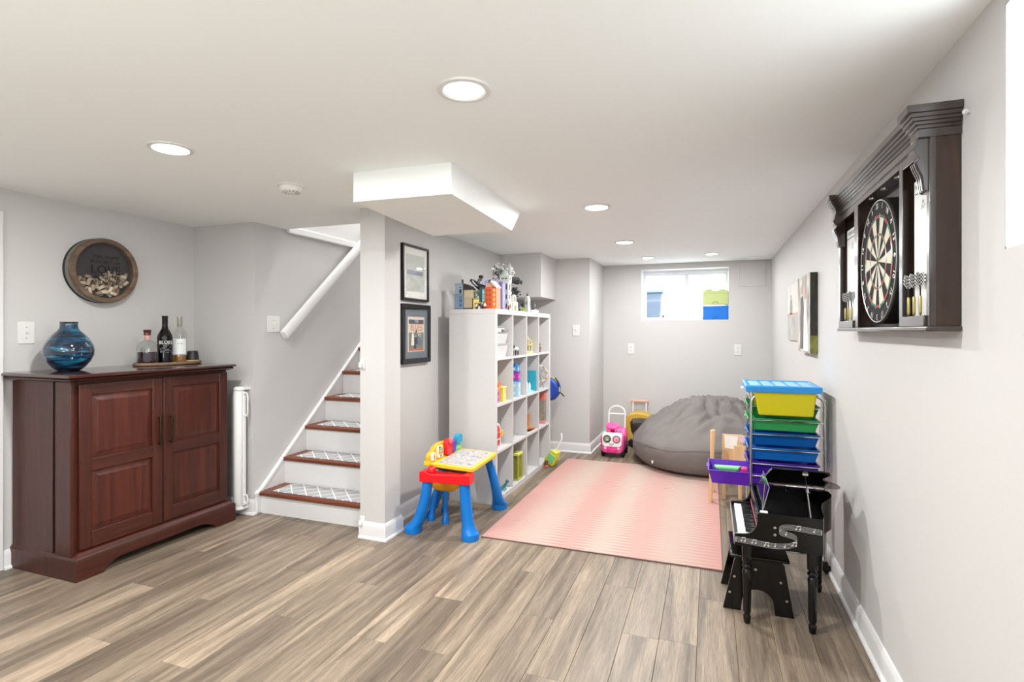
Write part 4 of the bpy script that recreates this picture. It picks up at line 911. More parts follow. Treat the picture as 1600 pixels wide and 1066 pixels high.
w1 = tbox(t, 'wall', '#e4d07c', -1.70, -1.655, 3.77, 3.82, 0, .075); win(w1, -1.688, -1.672, 3.77, .03, .05, '#6f7a3a'); tbox(t, 'roof', '#8b9a5a', -1.704, -1.651, 3.766, 3.824, .075, .082)
rr = random.Random(11); m = MB()
for k in range(26): a = (-1.675+rr.gauss(0,.016), 3.83+rr.gauss(0,.015), T0+.125+rr.gauss(0,.018)); s_ = .007; m.box(a[0]-s_, a[0]+s_, a[1]-s_, a[1]+s_, a[2]-.004, a[2]+.004, )
m.build('foliage', P_('#7f9a6a'), t); MB().cyl((-1.675, 3.835, T0), (-1.675, 3.835, T0+.12), .006).build('trunk', P_('#4a4034'), t)
t = thing('brick_model_pillar', 'dark teal toy brick pillar with light blue panels between cottage and orange building', 'toy building', (-1.64, 3.80, T0), G)
tbox(t, 'pillar', '#1f4a52', -1.652, -1.628, 3.78, 3.81, 0, .165); w1 = tbox(t, 'panel', '#7fb8c2', -1.628, -1.606, 3.775, 3.81, .05, .15)
for k in range(3): win(w1, -1.622, -1.612, 3.775, .06+.03*k, .075+.03*k, '#c8e6ea')
t = thing('brick_model_building', 'tall orange toy brick building with rows of small windows and a cream gable', 'toy building', (-1.56, 3.80, T0), G)
w1 = tbox(t, 'wall', '#c2500f', -1.602, -1.545, 3.765, 3.83, 0, .165, .002); w2 = tbox(t, 'side_wall', '#d97436', -1.545, -1.512, 3.772, 3.86, 0, .16)
for k in range(4):
    for j in range(2): win(w1, -1.592+.024*j, -1.58+.024*j, 3.765, .03+.034*k, .044+.034*k, '#8e3310')
    win(w2, -1.535, -1.524, 3.772, .03+.034*k, .046+.034*k, '#f3c9a4')
m = MB(); m.prism([(-1.604, T0+.165), (-1.51, T0+.165), (-1.535, T0+.195), (-1.56, T0+.21), (-1.585, T0+.19)], 'y', 3.775, 3.85); m.build('gable', P_('#c99a80'), t)
m = MB(); m.prism([(-1.56, T0+.21), (-1.545, T0+.215), (-1.50, T0+.165), (-1.507, T0+.155)], 'y', 3.765, 3.85); m.build('roof_edge', P_('#d8d4da'), t); tbox(t, 'finial', '#2e2433', -1.583, -1.563, 3.79, 3.81, .195, .222)
# dragon
t = thing('brick_model_dragon', 'black, white and lavender toy brick dragon rising behind the cream house', 'toy', (-1.68, 3.90, T0), G)
m = MB(); m.tube([(-1.58, 3.90, T0+.14), (-1.63, 3.89, T0+.165), (-1.69, 3.88, T0+.175), (-1.74, 3.87, T0+.215), (-1.765, 3.86, T0+.235)], [.012, .024, .028, .018, .010], 8); m.build('body', P_('#2a2c31'), t)
m = MB(); m.tube([(-1.60, 3.875, T0+.135), (-1.66, 3.865, T0+.160), (-1.72, 3.855, T0+.195), (-1.745, 3.85, T0+.225)], .006, 6); m.build('belly_stripe', P_('#d6d4da'), t)
m = MB(); m.tube([(-1.70, 3.88, T0+.195), (-1.695, 3.875, T0+.225), (-1.675, 3.862, T0+.247)], [.02, .017, .014], 8); m.build('neck', P_('#77767e'), t)
MB().ball((-1.672, 3.855, T0+.255), .017, 10, 7, 1.2, 1.3, .8).build('head', P_('#2c2e33'), t)
for a, b in ((-1.665, -1.60), (-1.62, -1.545)):
    m = MB(); m.prism([(a, T0+.18), (b, T0+.17), (b+.01, T0+.225), ((a+b)/2, T0+.232), (a-.005, T0+.21)], 'y', 3.875, 3.881); m.build('wing', P_('#9d97c4'), t)
m = MB()
for k in range(7): m.prism([(-1.76+.024*k, T0+.232-.009*k), (-1.748+.024*k, T0+.228-.009*k), (-1.752+.024*k, T0+.25-.009*k)], 'y', 3.868, 3.876)
m.build('spikes', P_('#d9d8de'), t)
t = thing('brick_model_palace', 'lavender toy brick palace wall behind the orange building', 'toy building', (-1.60, 4.02, T0), G)
w1 = tbox(t, 'wall', '#8f88b4', -1.66, -1.545, 3.99, 4.06, 0, .215); tbox(t, 'roof', '#8c86b8', -1.665, -1.54, 3.985, 4.065, .215, .225)
for k in range(3): win(w1, -1.645+.034*k, -1.63+.034*k, 3.99, .17, .2, '#4c4476')
t = thing('brick_model_castle_tower', 'tall white toy brick castle tower with stacked arched openings', 'toy building', (-1.545, 4.12, T0), G)
z = 0
for k, (h_, w_) in enumerate(((.075, .04), (.075, .034), (.085, .034), (.05, .04))):
    b = B(-1.565-w_+.0, -1.565+w_-.0, 4.08, 4.15, T0+z, T0+z+h_-.008).build('storey', P_('#c4c3bf'), t, bevel=.001)
    tbox(t, 'ledge', '#d2d1ce', -1.569-w_, -1.561+w_, 4.076, 4.154, z+h_-.009, z+h_)
    for q in (-1, 1): B(-1.565+q*.014-.0085, -1.565+q*.014+.0085, 4.0785, 4.081, T0+z+.018, T0+z+h_-.022).build('window', P_('#33343a'), b)
    B(-1.566+w_, -1.5635+w_, 4.10, 4.125, T0+z+.018, T0+z+h_-.022).build('window', P_('#33343a'), b); z += h_
m = MB().lathe([(.03, 0), (.032, .01), (.022, .03), (.012, .045), (.001, .05)], (-1.575, 4.115, T0+.285), n=12); m.build('cupola', P_('#a8bfb2'), t)
t = thing('brick_model_gate_arch', 'small cream toy brick gateway with round arch in front of the dark tree', 'toy building', (-1.545, 4.24, T0), G)
def arch_wall(y0, y1, z0, z1, zs, r, x0, x1):
    yc = (y0+y1)/2; pts = [(y0, z0), (y0, z1), (y1, z1), (y1, z0), (yc+r, z0), (yc+r, zs)]+[(yc+r*math.cos(a), zs+r*math.sin(a)) for a in [PI*j/8 for j in range(1, 8)]]+[(yc-r, zs), (yc-r, z0)]
    return MB().prism(pts, 'x', x0, x1)
arch_wall(4.19, 4.31, T0, T0+.075, T0+.03, .022, -1.56, -1.53).build('gate_wall', P_('#d6d2c0'), t)
m = MB(); m.ring([(.040, -.008), (.040, .008), (.027, .008), (.027, -.008)], (-1.545, 4.25, T0+.098), (1,0,0), 24); m.build('round_arch', P_('#dedcd0'), t)
tbox(t, 'gate', '#6a6a48', -1.55, -1.54, 4.232, 4.268, 0, .048)
t = thing('brick_model_tree', 'tall toy brick tree with white blossom above dark drooping branches', 'toy tree', (-1.62, 4.30, T0), G)
m = MB(); m.tube([(-1.62, 4.30, T0), (-1.615, 4.30, T0+.1), (-1.63, 4.28, T0+.2), (-1.61, 4.26, T0+.30)], [.022, .016, .016, .008], 8)
for (a, b, c_, d_, e, f) in ((-1.63,4.28,.20,-1.58,4.46,.27), (-1.63,4.28,.2,-1.68,4.12,.33), (-1.62,4.3,.15,-1.58,4.44,.18), (-1.62,4.3,.24,-1.6,4.40,.29), (-1.62,4.3,.26,-1.6,4.18,.36)):
    m.tube([(a, b, T0+c_), ((a+d_)/2, (b+e)/2, T0+(c_+f)/2+.02), (d_, e, T0+f)], [.011, .008, .004], 6)
m.build('trunk', P_('#3b3936'), t)
rr = random.Random(5)
def clump(n, c, sp, s_, col, name, kind=False):
    m = MB()
    for k in range(n):
        p = Vector(([q_+max(-1.7, min(1.7, rr.gauss(0, 1)))*w_ for q_, w_ in zip((c[0], c[1], T0+c[2]), sp)]))
        M = Matrix.Translation(p) @ Matrix.Rotation(rr.uniform(0, 6), 4, (rr.random(), rr.random(), rr.random()+.1)); m.box(-s_, s_, -s_*.6, s_*.6, -s_*.25, s_*.25, M)
    return m.build(name, P_(col), t, smooth=0)
tag(clump(190, (-1.63, 4.22, .345), (.03, .075, .02), .012, '#d0d0d0', 'blossom'), kind='stuff')
tag(clump(80, (-1.63, 4.17, .31), (.03, .05, .03), .008, '#6f7270', 'grey_leaves'), kind='stuff')
tag(clump(150, (-1.61, 4.42, .275), (.02, .085, .010), .012, '#45464a', 'dark_leaves'), kind='stuff')
tag(clump(70, (-1.6, 4.40, .17), (.02, .045, .02), .010, '#3a3b3f', 'dark_leaves'), kind='stuff')
for y, z0, z1 in ((4.30, .33, .41), (4.34, .35, .39), (4.37, .30, .375)):
    MB().tube([(-1.60, y, T0+z0), (-1.60, y+.012, T0+(z0+z1)/2), (-1.60, y+.004, T0+z1)], [.006, .006, .002], 6).build('blossom_spike', P_('#ececec'), t)
t = thing('brick_model_bell_tower', 'slim white toy brick bell tower with black cap towards the far end', 'toy building', (-1.545, 4.62, T0), G)
w1 = tbox(t, 'shaft', '#c8c6c2', -1.565, -1.53, 4.585, 4.645, 0, .125); win(w1, -1.556, -1.54, 4.585, .07, .10, '#8d8f95'); B(-1.531, -1.5285, 4.60, 4.63, T0+.06, T0+.1).build('window', P_('#8d8f95'), w1)
m = MB().lathe([(.022, 0), (.021, .014), (.012, .024), (.001, .027)], (-1.548, 4.615, T0+.125), n=12); m.build('dome', P_('#c8c6c2'), t)
m = MB(); m.lathe([(.010, 0), (.010, .012), (.003, .016), (.003, .03), (.001, .036)], (-1.548, 4.615, T0+.148), n=10); m.build('cap', P_('#1d1d1f'), t)
t = thing('brick_model_ruins', 'dark grey toy brick rocks with green sprigs beside the bell tower', 'toy building', (-1.58, 4.48, T0), G)
for a, b, c_, s_ in ((-1.59, 4.42, 0, .03), (-1.58, 4.47, 0, .04), (-1.60, 4.52, 0, .03), (-1.57, 4.53, 0, .025), (-1.61, 4.70, 0, .055), (-1.60, 4.78, 0, .045)): MB().lathe([(s_*.9, 0), (s_, s_*.5), (s_*.7, s_*1.2), (s_*.2, s_*1.7)], (a, b, T0+c_), n=7).build('rock', P_('#4b4d52'), t)
m = MB()
for k in range(6): m.tube([(-1.55, 4.44+.02*k, T0), (-1.548, 4.445+.02*k, T0+.025), (-1.54, 4.44+.02*k, T0+.04)], [.004, .004, .002], 6)
m.build('sprigs', P_('#a8b83c'), t)
t = thing('brick_model_boat', 'grey and white toy brick boat at the far end of the shelf top', 'toy', (-1.55, 4.85, T0), G)
m = MB(); m.loft([[Vector((-1.55+a*w_, y, T0+z)) for a, z in ((-.6, 0), (.6, 0), (1, .028), (-1, .028))] for y, w_ in ((4.72, .01), (4.76, .028), (4.86, .03), (4.93, .012))]); m.build('hull', P_('#d5d5d2'), t)
m = MB(); m.box(-1.565, -1.535, 4.78, 4.86, T0+.028, T0+.042); m.cyl((-1.55, 4.82, T0+.042), (-1.55, 4.82, T0+.10), .003); m.box(-1.552, -1.548, 4.82, 4.86, T0+.06, T0+.085); m.build('deckhouse', P_('#5a5c62'), t)
cols = [('#e8e4dc','#22252b','#c8363a'), ('#2a2c34','#e6e2da','#2a2c34'), ('#7a3b8c','#3a3a3c','#e8c24a'), ('#e9e5e0','#8a2f2a','#5b3a22'), ('#c7362f','#26282e','#f0ede6')]
fd = ['white-bodied', 'black-bodied', 'purple-bodied', 'white-bodied dark-red-legged', 'red-bodied']
for k, (x, y, h_) in enumerate(((-1.665, 3.752, .05), (-1.64, 3.755, .062), (-1.618, 3.750, .05), (-1.595, 3.748, .058), (-1.508, 4.03, .05))):
    b, l, h2 = cols[k]; figure('toy_figure', '%s tiny toy figure standing at the front edge of the shelf top' % fd[k], (x, y, T0), h_, P_(b), P_(l), P_(h2), group='tiny toy figures on the shelf top')

# blue bag behind the shelf
t = thing('blue_bag', 'royal blue bag with yellow edge hanging behind the far end of the shelf', 'bag', (-1.52, 5.33, .60))
def bag_ring(xx, k): return [Vector((xx, 5.31+.085*k*math.cos(a)*1.1, .715+.125*k*math.sin(a))) for a in [2*PI*j/20 for j in range(20)]]
m = MB(); m.loft([[Vector((-1.535+.12*math.cos(a)*k, y, .715+.125*math.sin(a)*k)) for a in [2*PI*j/24 for j in range(24)]] for y, k in ((5.196, .75), (5.215, .93), (5.27, 1), (5.33, .9), (5.36, .6), (5.365, .2))]); m.build('bag_body', mat('blue_nylon', '#1c3f9c', .5, bump=.2), t)
m = MB(); m.tube([(-1.535+.118*math.cos(a), 5.235, .715+.123*math.sin(a)) for a in [-.2+1.8*j/14 for j in range(15)]], .006, 6); m.build('yellow_trim', P_('#c9d23a'), t)
m = MB(); m.tube([(-1.43, 5.25, .69), (-1.40, 5.25, .67), (-1.372, 5.245, .645)], .007, 6); m.build('strap', mblack, t)
m = MB(); m.tube([(-1.46, 5.23, .83), (-1.435, 5.225, .80), (-1.415, 5.225, .74)], .006, 6); m.build('strap', mblack, t)
# toy vacuum
t = thing('toy_vacuum', 'yellow and green toy vacuum cleaner tipped against the far end of the shelf', 'toy', (-1.43, 5.0, 0))
M = Matrix.Translation((-1.425, 5.01, .075)) @ Matrix.Rotation(-.15, 4, 'Z') @ Matrix.Rotation(math.radians(28), 4, 'Y')
m = MB(); m.loft([[M @ Vector((a*w_, b*.05, z)) for a, b in ((-1,-1),(1,-1),(1,1),(-1,1))] for z, w_ in ((-.055, .050), (-.03, .055), (.03, .045), (.085, .028))]); m.build('body', P_('#c9cc3e'), t, bevel=.006)
m = MB(); m.box(-.032, .032, -.056, -.048, -.03, .05, M); m.build('bag_panel', P_('#7fc78a'), t, bevel=.004)
m = MB(); m.tube([M @ Vector((0, 0, .08)), M @ Vector((-.005, 0, .14)), M @ Vector((-.01, 0, .22)), M @ Vector((-.035, 0, .26))], [.013, .010, .010, .011], 8); m.build('handle', P_('#e6e6ea'), t)
m = MB().lathe([(.001,0),(.024,.0),(.026,.006),(.02,.012),(.001,.013)], (-1.47, 4.955, .001), n=20); m.build('floor_brush', P_('#c6503c'), t)
m = MB(); m.ring([(.018,-.006),(.018,.006),(.008,.006),(.008,-.006)], M @ Vector((-.02, -.055, -.045)), (0,1,0), 16); m.build('wheel', P_('#7a4a3a'), t)

# ------------------------------------------------------------ activity desk and stool
blue = P_('#0070c4', .32); redp = P_('#dd0f1c', .32); yel = P_('#f0c01e', .35); org = P_('#eda41c', .35)
ad = thing('activity_desk', 'bright toddler activity desk with blue flared legs, red tray and yellow top', 'toy desk', (-1.62, 3.33, 0))
def flare_leg(top, foot, parent, r0=.034, r1=.044, rb=.056, bow=(0,0)):
    a, b = Vector(top), Vector(foot); rs = []
    for k in range(9):
        s_ = k/8; p = a.lerp(b, s_); p += Vector((bow[0], bow[1], 0))*math.sin(PI*s_); z_ = p.z
        r = r0+(r1-r0)*s_**2
        if k == 7: p.z = .055
        if k == 8: p.z = .0
        if k >= 7: r = rb*.86 if k == 7 else rb
        rs.append([p+Vector((r*math.cos(2*PI*j/16), r*math.sin(2*PI*j/16), 0)) for j in range(16)])
    rs.insert(8, [Vector((b.x+rb*math.cos(2*PI*j/16), b.y+rb*math.sin(2*PI*j/16), .04)) for j in range(16)])
    return MB().loft(rs).build('leg', blue, parent, bevel=.003)
flare_leg((-1.705, 3.075, .345), (-1.805, 3.06, 0), ad, bow=(.02, 0)); flare_leg((-1.445, 3.075, .345), (-1.405, 3.07, 0), ad, bow=(-.006, 0))
flare_leg((-1.485, 3.545, .39), (-1.452, 3.69, 0), ad, r0=.03, bow=(.02, -.025)); flare_leg((-1.765, 3.40, .33), (-1.868, 3.36, 0), ad, bow=(.02, 0))
m = MB(); m.prism([(-1.745, .335), (-1.395, .345), (-1.392, .405), (-1.435, .408), (-1.448, .398), (-1.68, .392), (-1.70, .405), (-1.745, .402)], 'y', 3.03, 3.11); m.build('front_tray', redp, ad, bevel=.004)
m = MB().lathe([(.028,0),(.03,.012),(.024,.03),(.012,.04),(.001,.042)], (-1.675, 3.07, .395), n=20); m.build('tray_knob', redp, ad)
# sloping top (higher at the wall side)
def T_(u, v, h=0):   # u 0..1 from wall side to room side (x), v 0..1 along y
    return Vector((-1.70+.305*u-.02*v, 3.09+.47*v, .440-.012*u+.004*v+h))
def plate_top(u0, u1, v0, v1, h0, h1, r=.08):
    pts = []
    for cx, cy, a0 in ((u1-r, v0+r, -PI/2), (u1-r, v1-r, 0), (u0+r*.4, v1-r*.4, PI/2), (u0+r*.4, v0+r*.4, PI)):
        rr_ = r if cx > .5 else r*.4
        for j in range(5): a = a0+PI/2*j/4; pts.append((cx+rr_*math.cos(a), cy+rr_*math.sin(a)))
    return MB().loft([[T_(u, v, h0) for u, v in pts], [T_(u, v, h1) for u, v in pts]])
plate_top(0, 1, 0, 1, -.018, .006).build('desk_top', P_('#d6b832', .4), ad, bevel=.004)
m = MB(); m.loft([[T_(.03+.94*u, .03+.94*v, -.018) for u, v in ((0,0),(1,0),(1,1),(0,1))], [T_(.1+.6*u, .15+.7*v, -.055) for u, v in ((0,0),(1,0),(1,1),(0,1))]]); m.build('underside_box', P_('#3a3034', .5), ad, bevel=.004)
plate_top(.12, .92, .06, .94, .006, .0075, .05).build('activity_sheet', mat('sheet_paper', '#aeacaa', .5, var=.06), ad)
rr = random.Random(4); pc = ['#b8847c', '#7c93b8', '#a3a878', '#9a8aa8', '#e6e2da', '#7a7a84']
for k in range(6):
    m = MB()
    for j in range(12):
        u = rr.uniform(.17, .87); v = rr.uniform(.1, .9); du, dv = .012+.028*rr.random()**2, .008+.022*rr.random()**2
        m.loft([[T_(u+a*du, v+b*dv, h_) for a, b in ((-1,-1),(1,-1),(1,1),(-1,1))] for h_ in (.0074, .0079)])
    tag(m.build('printed_picture', P_(pc[k]), ad, smooth=0), kind='stuff')
# upright control panel along the wall side
m = MB(); prof = [(3.09, .43), (3.09, .485), (3.11, .505), (3.14, .51), (3.16, .53), (3.20, .545), (3.26, .55), (3.45, .53), (3.56, .50), (3.57, .47), (3.57, .43)]
m.prism(prof, 'x', -1.735, -1.705); m.build('control_panel', org, ad, bevel=.006)
B(-1.745, -1.70, 3.088, 3.572, .425, .455).build('panel_base', yel, ad, bevel=.006)
def pad(y0, y1, z0, z1, c, nm='button_pad', th=.016, x=-1.705):
    m = MB(); yc, zc = (y0+y1)/2, (z0+z1)/2; a_, b_ = (y1-y0)/2, (z1-z0)/2
    m.prism([(yc+a_*math.copysign(abs(math.cos(t_))**.5, math.cos(t_)), zc+b_*math.copysign(abs(math.sin(t_))**.5, math.sin(t_))) for t_ in [2*PI*j/20+.01 for j in range(20)]], 'x', x, x+th); return m.build(nm, P_(c), ad, bevel=.003)
pad(3.105, 3.155, .452, .505, '#e8ddc8'); pad(3.18, 3.26, .452, .535, '#ead9b0')
pad(3.285, 3.37, .45, .56, '#d8202a', 'telephone', .03); pad(3.375, 3.43, .455, .535, '#5a3a9c', 'music_pad', .03); pad(3.44, 3.54, .452, .54, '#7cc98a', 'green_pad')
pad(3.44, 3.53, .50, .565, '#1f93b8', 'blue_horn', .03)
for k, (y, z, c) in enumerate(((3.13, .492, '#9fcf9f'), (3.13, .478, '#e07a5a'), (3.13, .464, '#7a9fd0'), (3.205, .524, '#4a4a4a'), (3.235, .524, '#c8c040'), (3.205, .507, '#6aa060'), (3.235, .507, '#6aa060'), (3.205, .488, '#e0503c'), (3.235, .488, '#e0503c'), (3.22, .468, '#3f8f6a'))):
    MB().lathe([(.008,0),(.008,.004),(.001,.006)], (-1.689, y, z), (1,0,0), 10).build('button', P_(c), ad)
MB().ball((-1.672, 3.33, .545), .022, 12, 8, .8, 1, 1).build('telephone_dial', P_('#e85a6a'), ad)
so = thing('toddler_stool', 'small yellow-seated stool with thin blue legs under the activity desk', 'stool', (-1.72, 3.36, 0))
m = MB(); rs = []
for z, k in ((.205, .62), (.222, .8), (.268, .92), (.285, .9)): rs.append([Vector((-1.715+.115*k*math.copysign(abs(math.cos(a))**.6, math.cos(a)), 3.36+.105*k*math.copysign(abs(math.sin(a))**.6, math.sin(a)), z)) for a in [2*PI*j/24 for j in range(24)]])
m.loft(rs); m.build('seat', org, so)
for a, b in ((-1.68, 3.27), (-1.79, 3.47), (-1.60, 3.50), (-1.80, 3.29)):
    p = Vector((a, b, 0)); q = p.lerp(Vector((-1.715, 3.36, 0)), .35); q.z = .22
    MB().lathe([(.026, 0), (.026, .03), (.019, .045), (.017, .12), (.016, .22)], (0,0,0), n=14, M=Matrix(((1,0,(q.x-p.x)/.22,p.x),(0,1,(q.y-p.y)/.22,p.y),(0,0,1,0),(0,0,0,1)))).build('leg', blue, so)

# ------------------------------------------------------------ rug
def rug_mat():
    m = bpy.data.materials.new('pink_ikat'); m.use_nodes = True; nt = m.node_tree; p = nt.nodes['Principled BSDF']; L = nt.links.new
    tc = nt.nodes.new('ShaderNodeTexCoord'); sp = nt.nodes.new('ShaderNodeSeparateXYZ'); L(tc.outputs['Object'], sp.inputs[0])
    def mth(op, a, b=None, c=None):
        n = nt.nodes.new('ShaderNodeMath'); n.operation = op
        for i, v in enumerate((a, b, c)):
            if v is None: continue
            if isinstance(v, (int, float)): n.inputs[i].default_value = v
            else: L(v, n.inputs[i])
        return n.outputs[0]
    tri = mth('PINGPONG', sp.outputs[1], .0225)             # 0..0.0225
    tri = mth('MULTIPLY', mth('SUBTRACT', tri, .01125), 1/.01125)   # -1..1
    n = nt.nodes.new('ShaderNodeTexNoise'); n.inputs['Scale'].default_value = 3; L(tc.outputs['Object'], n.inputs[0])
    x = mth('ADD', mth('ADD', sp.outputs[0], .7075), mth('MULTIPLY', mth('MINIMUM', mth('MAXIMUM', mth('MULTIPLY', tri, 1.6), -1), 1), .085)); x = mth('ADD', x, mth('MULTIPLY', mth('SUBTRACT', n.outputs[0], .5), .05)); x = mth('DIVIDE', x, 1.415)
    r = nt.nodes.new('ShaderNodeValToRGB'); L(x, r.inputs[0]); E = r.color_ramp.elements
    k_, c_ = srgb('#b97b77'), srgb('#b1a79b')
    def mixc(f): return tuple(k_[i]*f+c_[i]*(1-f) for i in range(3))+(1,)
    stops = [(0, .8), (.10, .55), (.24, .12), (.30, .35), (.39, 1.0), (.43, .55), (.50, .05), (.57, .25), (.65, .75), (.72, .5), (.80, .15), (.88, .35), (1, .85)]
    E[0].position = 0; E[0].color = mixc(.8); E[1].position = 1; E[1].color = mixc(.85)
    for a, f in stops[1:-1]: e_ = E.new(a); e_.color = mixc(f)
    L(r.outputs[0], p.inputs['Base Color']); p.inputs['Roughness'].default_value = .8
    wv = mth('SINE', mth('MULTIPLY', sp.outputs[1], 2*PI/.045)); b = nt.nodes.new('ShaderNodeBump'); b.inputs['Strength'].default_value = .35; b.inputs['Distance'].default_value = .002; L(wv, b.inputs['Height']); L(b.outputs[0], p.inputs['Normal'])
    return m
rg = thing('pink_rug', 'pink and cream striped play mat lying on the plank floor', 'rug', (-.645, 4.22, 0))
B(-1.353, .062, 3.122, 5.32, .0005, .006).build('backing', mat('rug_backing', '#6b5550', .8), rg)
B(-1.352, .061, 3.123, 5.319, .006, .010).build('pile', rug_mat(), rg, bevel=.001)

# ------------------------------------------------------------ bean bag
def fold(a, r):
    """radial creases gathered towards the upper right of the bag"""
    px, py = r*math.cos(a)-.45, r*math.sin(a)-.15
    an = math.atan2(py, px); rd = math.hypot(px, py)
    f = abs(math.sin(an*7+2.2*math.sin(rd*5)+1.6*noise.noise(Vector((px*3, py*3, 0)))))**.5
    u = px*.93+py*.36; v = -px*.36+py*.93
    g = 1-abs(noise.noise(Vector((u*2.2, v*7.5+.6*math.sin(u*4), 3.3))))*3.2
    return (f-.6)*.8*math.exp(-((rd-.5)/.4)**2)+max(-.6, g-.35)*.95*math.exp(-(r/.95)**6)
BC = Vector((-.075, 5.66, .012)); BRX, BRY = .675, .76
prof = [(.55,0),(.78,.0),(.90,.03),(.965,.09),(.995,.16),(1.0,.21),(.985,.25),(.945,.285),(.87,.335),(.78,.385),(.68,.43),(.57,.475),(.45,.515),(.33,.545),(.18,.565),(.05,.57)]
fine = []
for i in range(len(prof)-1):
    for k in range(3):
        s_ = k/3; fine.append((prof[i][0]*(1-s_)+prof[i+1][0]*s_, prof[i][1]*(1-s_)+prof[i+1][1]*s_))
fine.append(prof[-1]); NB = 120; rs = []
for r, z in fine:
    ring = []
    for j in range(NB):
        a = 2*PI*j/NB; tilt = .055*(r*math.cos(a))
        top = max(0, min(1, (z-.24)/.2)); f = fold(a, r)*top*.060
        w_ = noise.noise(Vector((r*math.cos(a)*2.2, r*math.sin(a)*2.2, z*3)))*.035+noise.noise(Vector((r*math.cos(a)*7, r*math.sin(a)*7, z*9)))*.005
        low = math.sin(a*23+3*noise.noise(Vector((math.cos(a)*2, math.sin(a)*2, 4))))*.006*max(0, 1-abs(z-.2)/.12)
        rr_ = r+(w_*.6+low+f*.3)*(1 if z > .02 else 0)
        zz = max(0, z+(tilt+w_+f)*min(1, z/.2))
        ring.append(BC+Vector((BRX*rr_*math.cos(a), BRY*rr_*math.sin(a), zz*1.06)))
    rs.append(ring)
bb = thing('bean_bag', 'huge round grey velour bean bag slumped in the far right corner', 'bean bag', (-.10, 5.66, .0))
MB().loft(rs).build('cover', mat('grey_velour', '#75706e', .95, var=.12, vs=9, bump=.4, bs=300), bb, smooth=180)
m = MB(); m.tube([BC+Vector((BRX*1.0*math.cos(a)*(1+.004), BRY*1.004*math.sin(a), .245+.03*math.cos(a)+.01*math.sin(7*a))) for a in [2*PI*j/90 for j in range(90)]], .0035, 6, True); m.build('seam', mat('seam_velour', '#67605e', .95), bb)
B(-.50, -.487, 5.025, 5.033, .10, .125).build('care_tag', P_('#e4e2dc'), bb)

# ------------------------------------------------------------ ride-on toys in the alcove
pk = P_('#e04a92', .35); lpk = P_('#f08ab8', .35)
rc = thing('pink_ride_on_car', 'pink and white ride-on toy car with big round eyes and white push handle', 'toy car', (-.945, 5.68, 0))
def rrect(y, x0, x1, z0, z1, r, n=4):
    pts = []
    for cx, cz, a0 in ((x1-r, z0+r, -PI/2), (x1-r, z1-r, 0), (x0+r, z1-r, PI/2), (x0+r, z0+r, PI)):
        for j in range(n+1): a = a0+PI/2*j/n; pts.append(Vector((cx+r*math.cos(a), y, cz+r*math.sin(a))))
    return pts
MB().loft([rrect(y, -.945-w_, -.945+w_, .05, z1, .04) for y, w_, z1 in ((5.53, .10, .20), (5.55, .118, .235), (5.62, .12, .245), (5.66, .118, .20), (5.80, .112, .20), (5.84, .11, .26), (5.88, .10, .27))]).build('body', pk, rc, bevel=.004)
MB().loft([rrect(y, -.945-w_, -.945+w_, .115, z1, .03) for y, w_, z1 in ((5.522, .094, .240), (5.534, .102, .252), (5.56, .104, .256))]).build('face_panel', P_('#f0eeee', .35), rc, bevel=.003)
for x, c1, c2 in ((-.993, '#3a4238', '#8d9a80'), (-.897, '#7d6a78', '#f0a0b8')):
    e_ = MB().lathe([(.039,0),(.039,.006),(.032,.008),(.001,.008)], (x, 5.523, .195), (0,-1,0), 24).build('eye', P_(c1), rc)
    MB().lathe([(.027,0),(.026,.003),(.001,.003)], (x, 5.515, .195), (0,-1,0), 20).build('iris', P_(c2), e_)
    MB().lathe([(.008,0),(.008,.002),(.001,.002)], (x+.004, 5.512, .19), (0,-1,0), 12).build('pupil', P_('#d8406a' if x > -.95 else '#d9d6cc'), e_)
MB().tube([(-.965, 5.518, .147), (-.95, 5.516, .138), (-.935, 5.517, .142), (-.925, 5.518, .152)], .003, 6).build('mouth', P_('#5a3a4a'), rc)
B(-.99, -.90, 5.505, 5.535, .055, .10).build('bumper', P_('#d82c84', .35), rc, bevel=.008)
for x in (-1.012, -.878): MB().lathe([(.014,0),(.014,.006),(.001,.008)], (x, 5.53, .10), (0,-1,0), 16).build('headlight', P_('#f3b8d0'), rc)
for x in (-1.062, -.860):
    for y in (5.60, 5.81): MB().lathe([(.038,0),(.045,.004),(.045,.028),(.038,.032)], (x, y, .046), (1,0,0), 20).build('wheel', mblack, rc)
MB().cyl((-.955, 5.645, .22), (-.955, 5.62, .305), .024, .02).build('steering_column', P_('#d81f6c'), rc)
MB().lathe([(.058,0),(.066,.006),(.066,.018),(.055,.024),(.001,.026)], (-.955, 5.615, .305), (0,-.35,1), 28).build('steering_wheel', P_('#f0559a', .3), rc)
B(-.915, -.87, 5.60, 5.64, .24, .275).build('purple_bow', P_('#a87fd0'), rc, bevel=.008)
m = MB(); hx0, hx1 = -1.035, -.862
m.tube([(hx0, 5.86, .22), (hx0, 5.88, .40)]+[((hx0+hx1)/2-.0865*math.cos(a), 5.885, .41+.075*math.sin(a)) for a in [PI*j/10 for j in range(1, 10)]]+[(hx1, 5.88, .40), (hx1, 5.86, .22)], .009, 8); m.cyl((hx0, 5.882, .40), (hx1, 5.882, .40), .009); m.build('push_handle', P_('#efeaea', .35), rc)
yc_ = thing('yellow_ride_on_car', 'mustard yellow ride-on toy car partly hidden by the grey bean bag', 'toy car', (-.72, 6.05, 0))
ym = P_('#c9a546', .4)
m = MB()
pts = [(-.80, .06), (-.84, .20), (-.835, .30), (-.79, .36), (-.70, .385), (-.60, .375), (-.55, .34), (-.56, .31), (-.66, .325), (-.74, .315), (-.775, .27), (-.765, .18), (-.73, .10), (-.60, .06)]
m.prism(pts, 'y', 5.96, 6.20); m.build('arched_body', ym, yc_, bevel=.01)
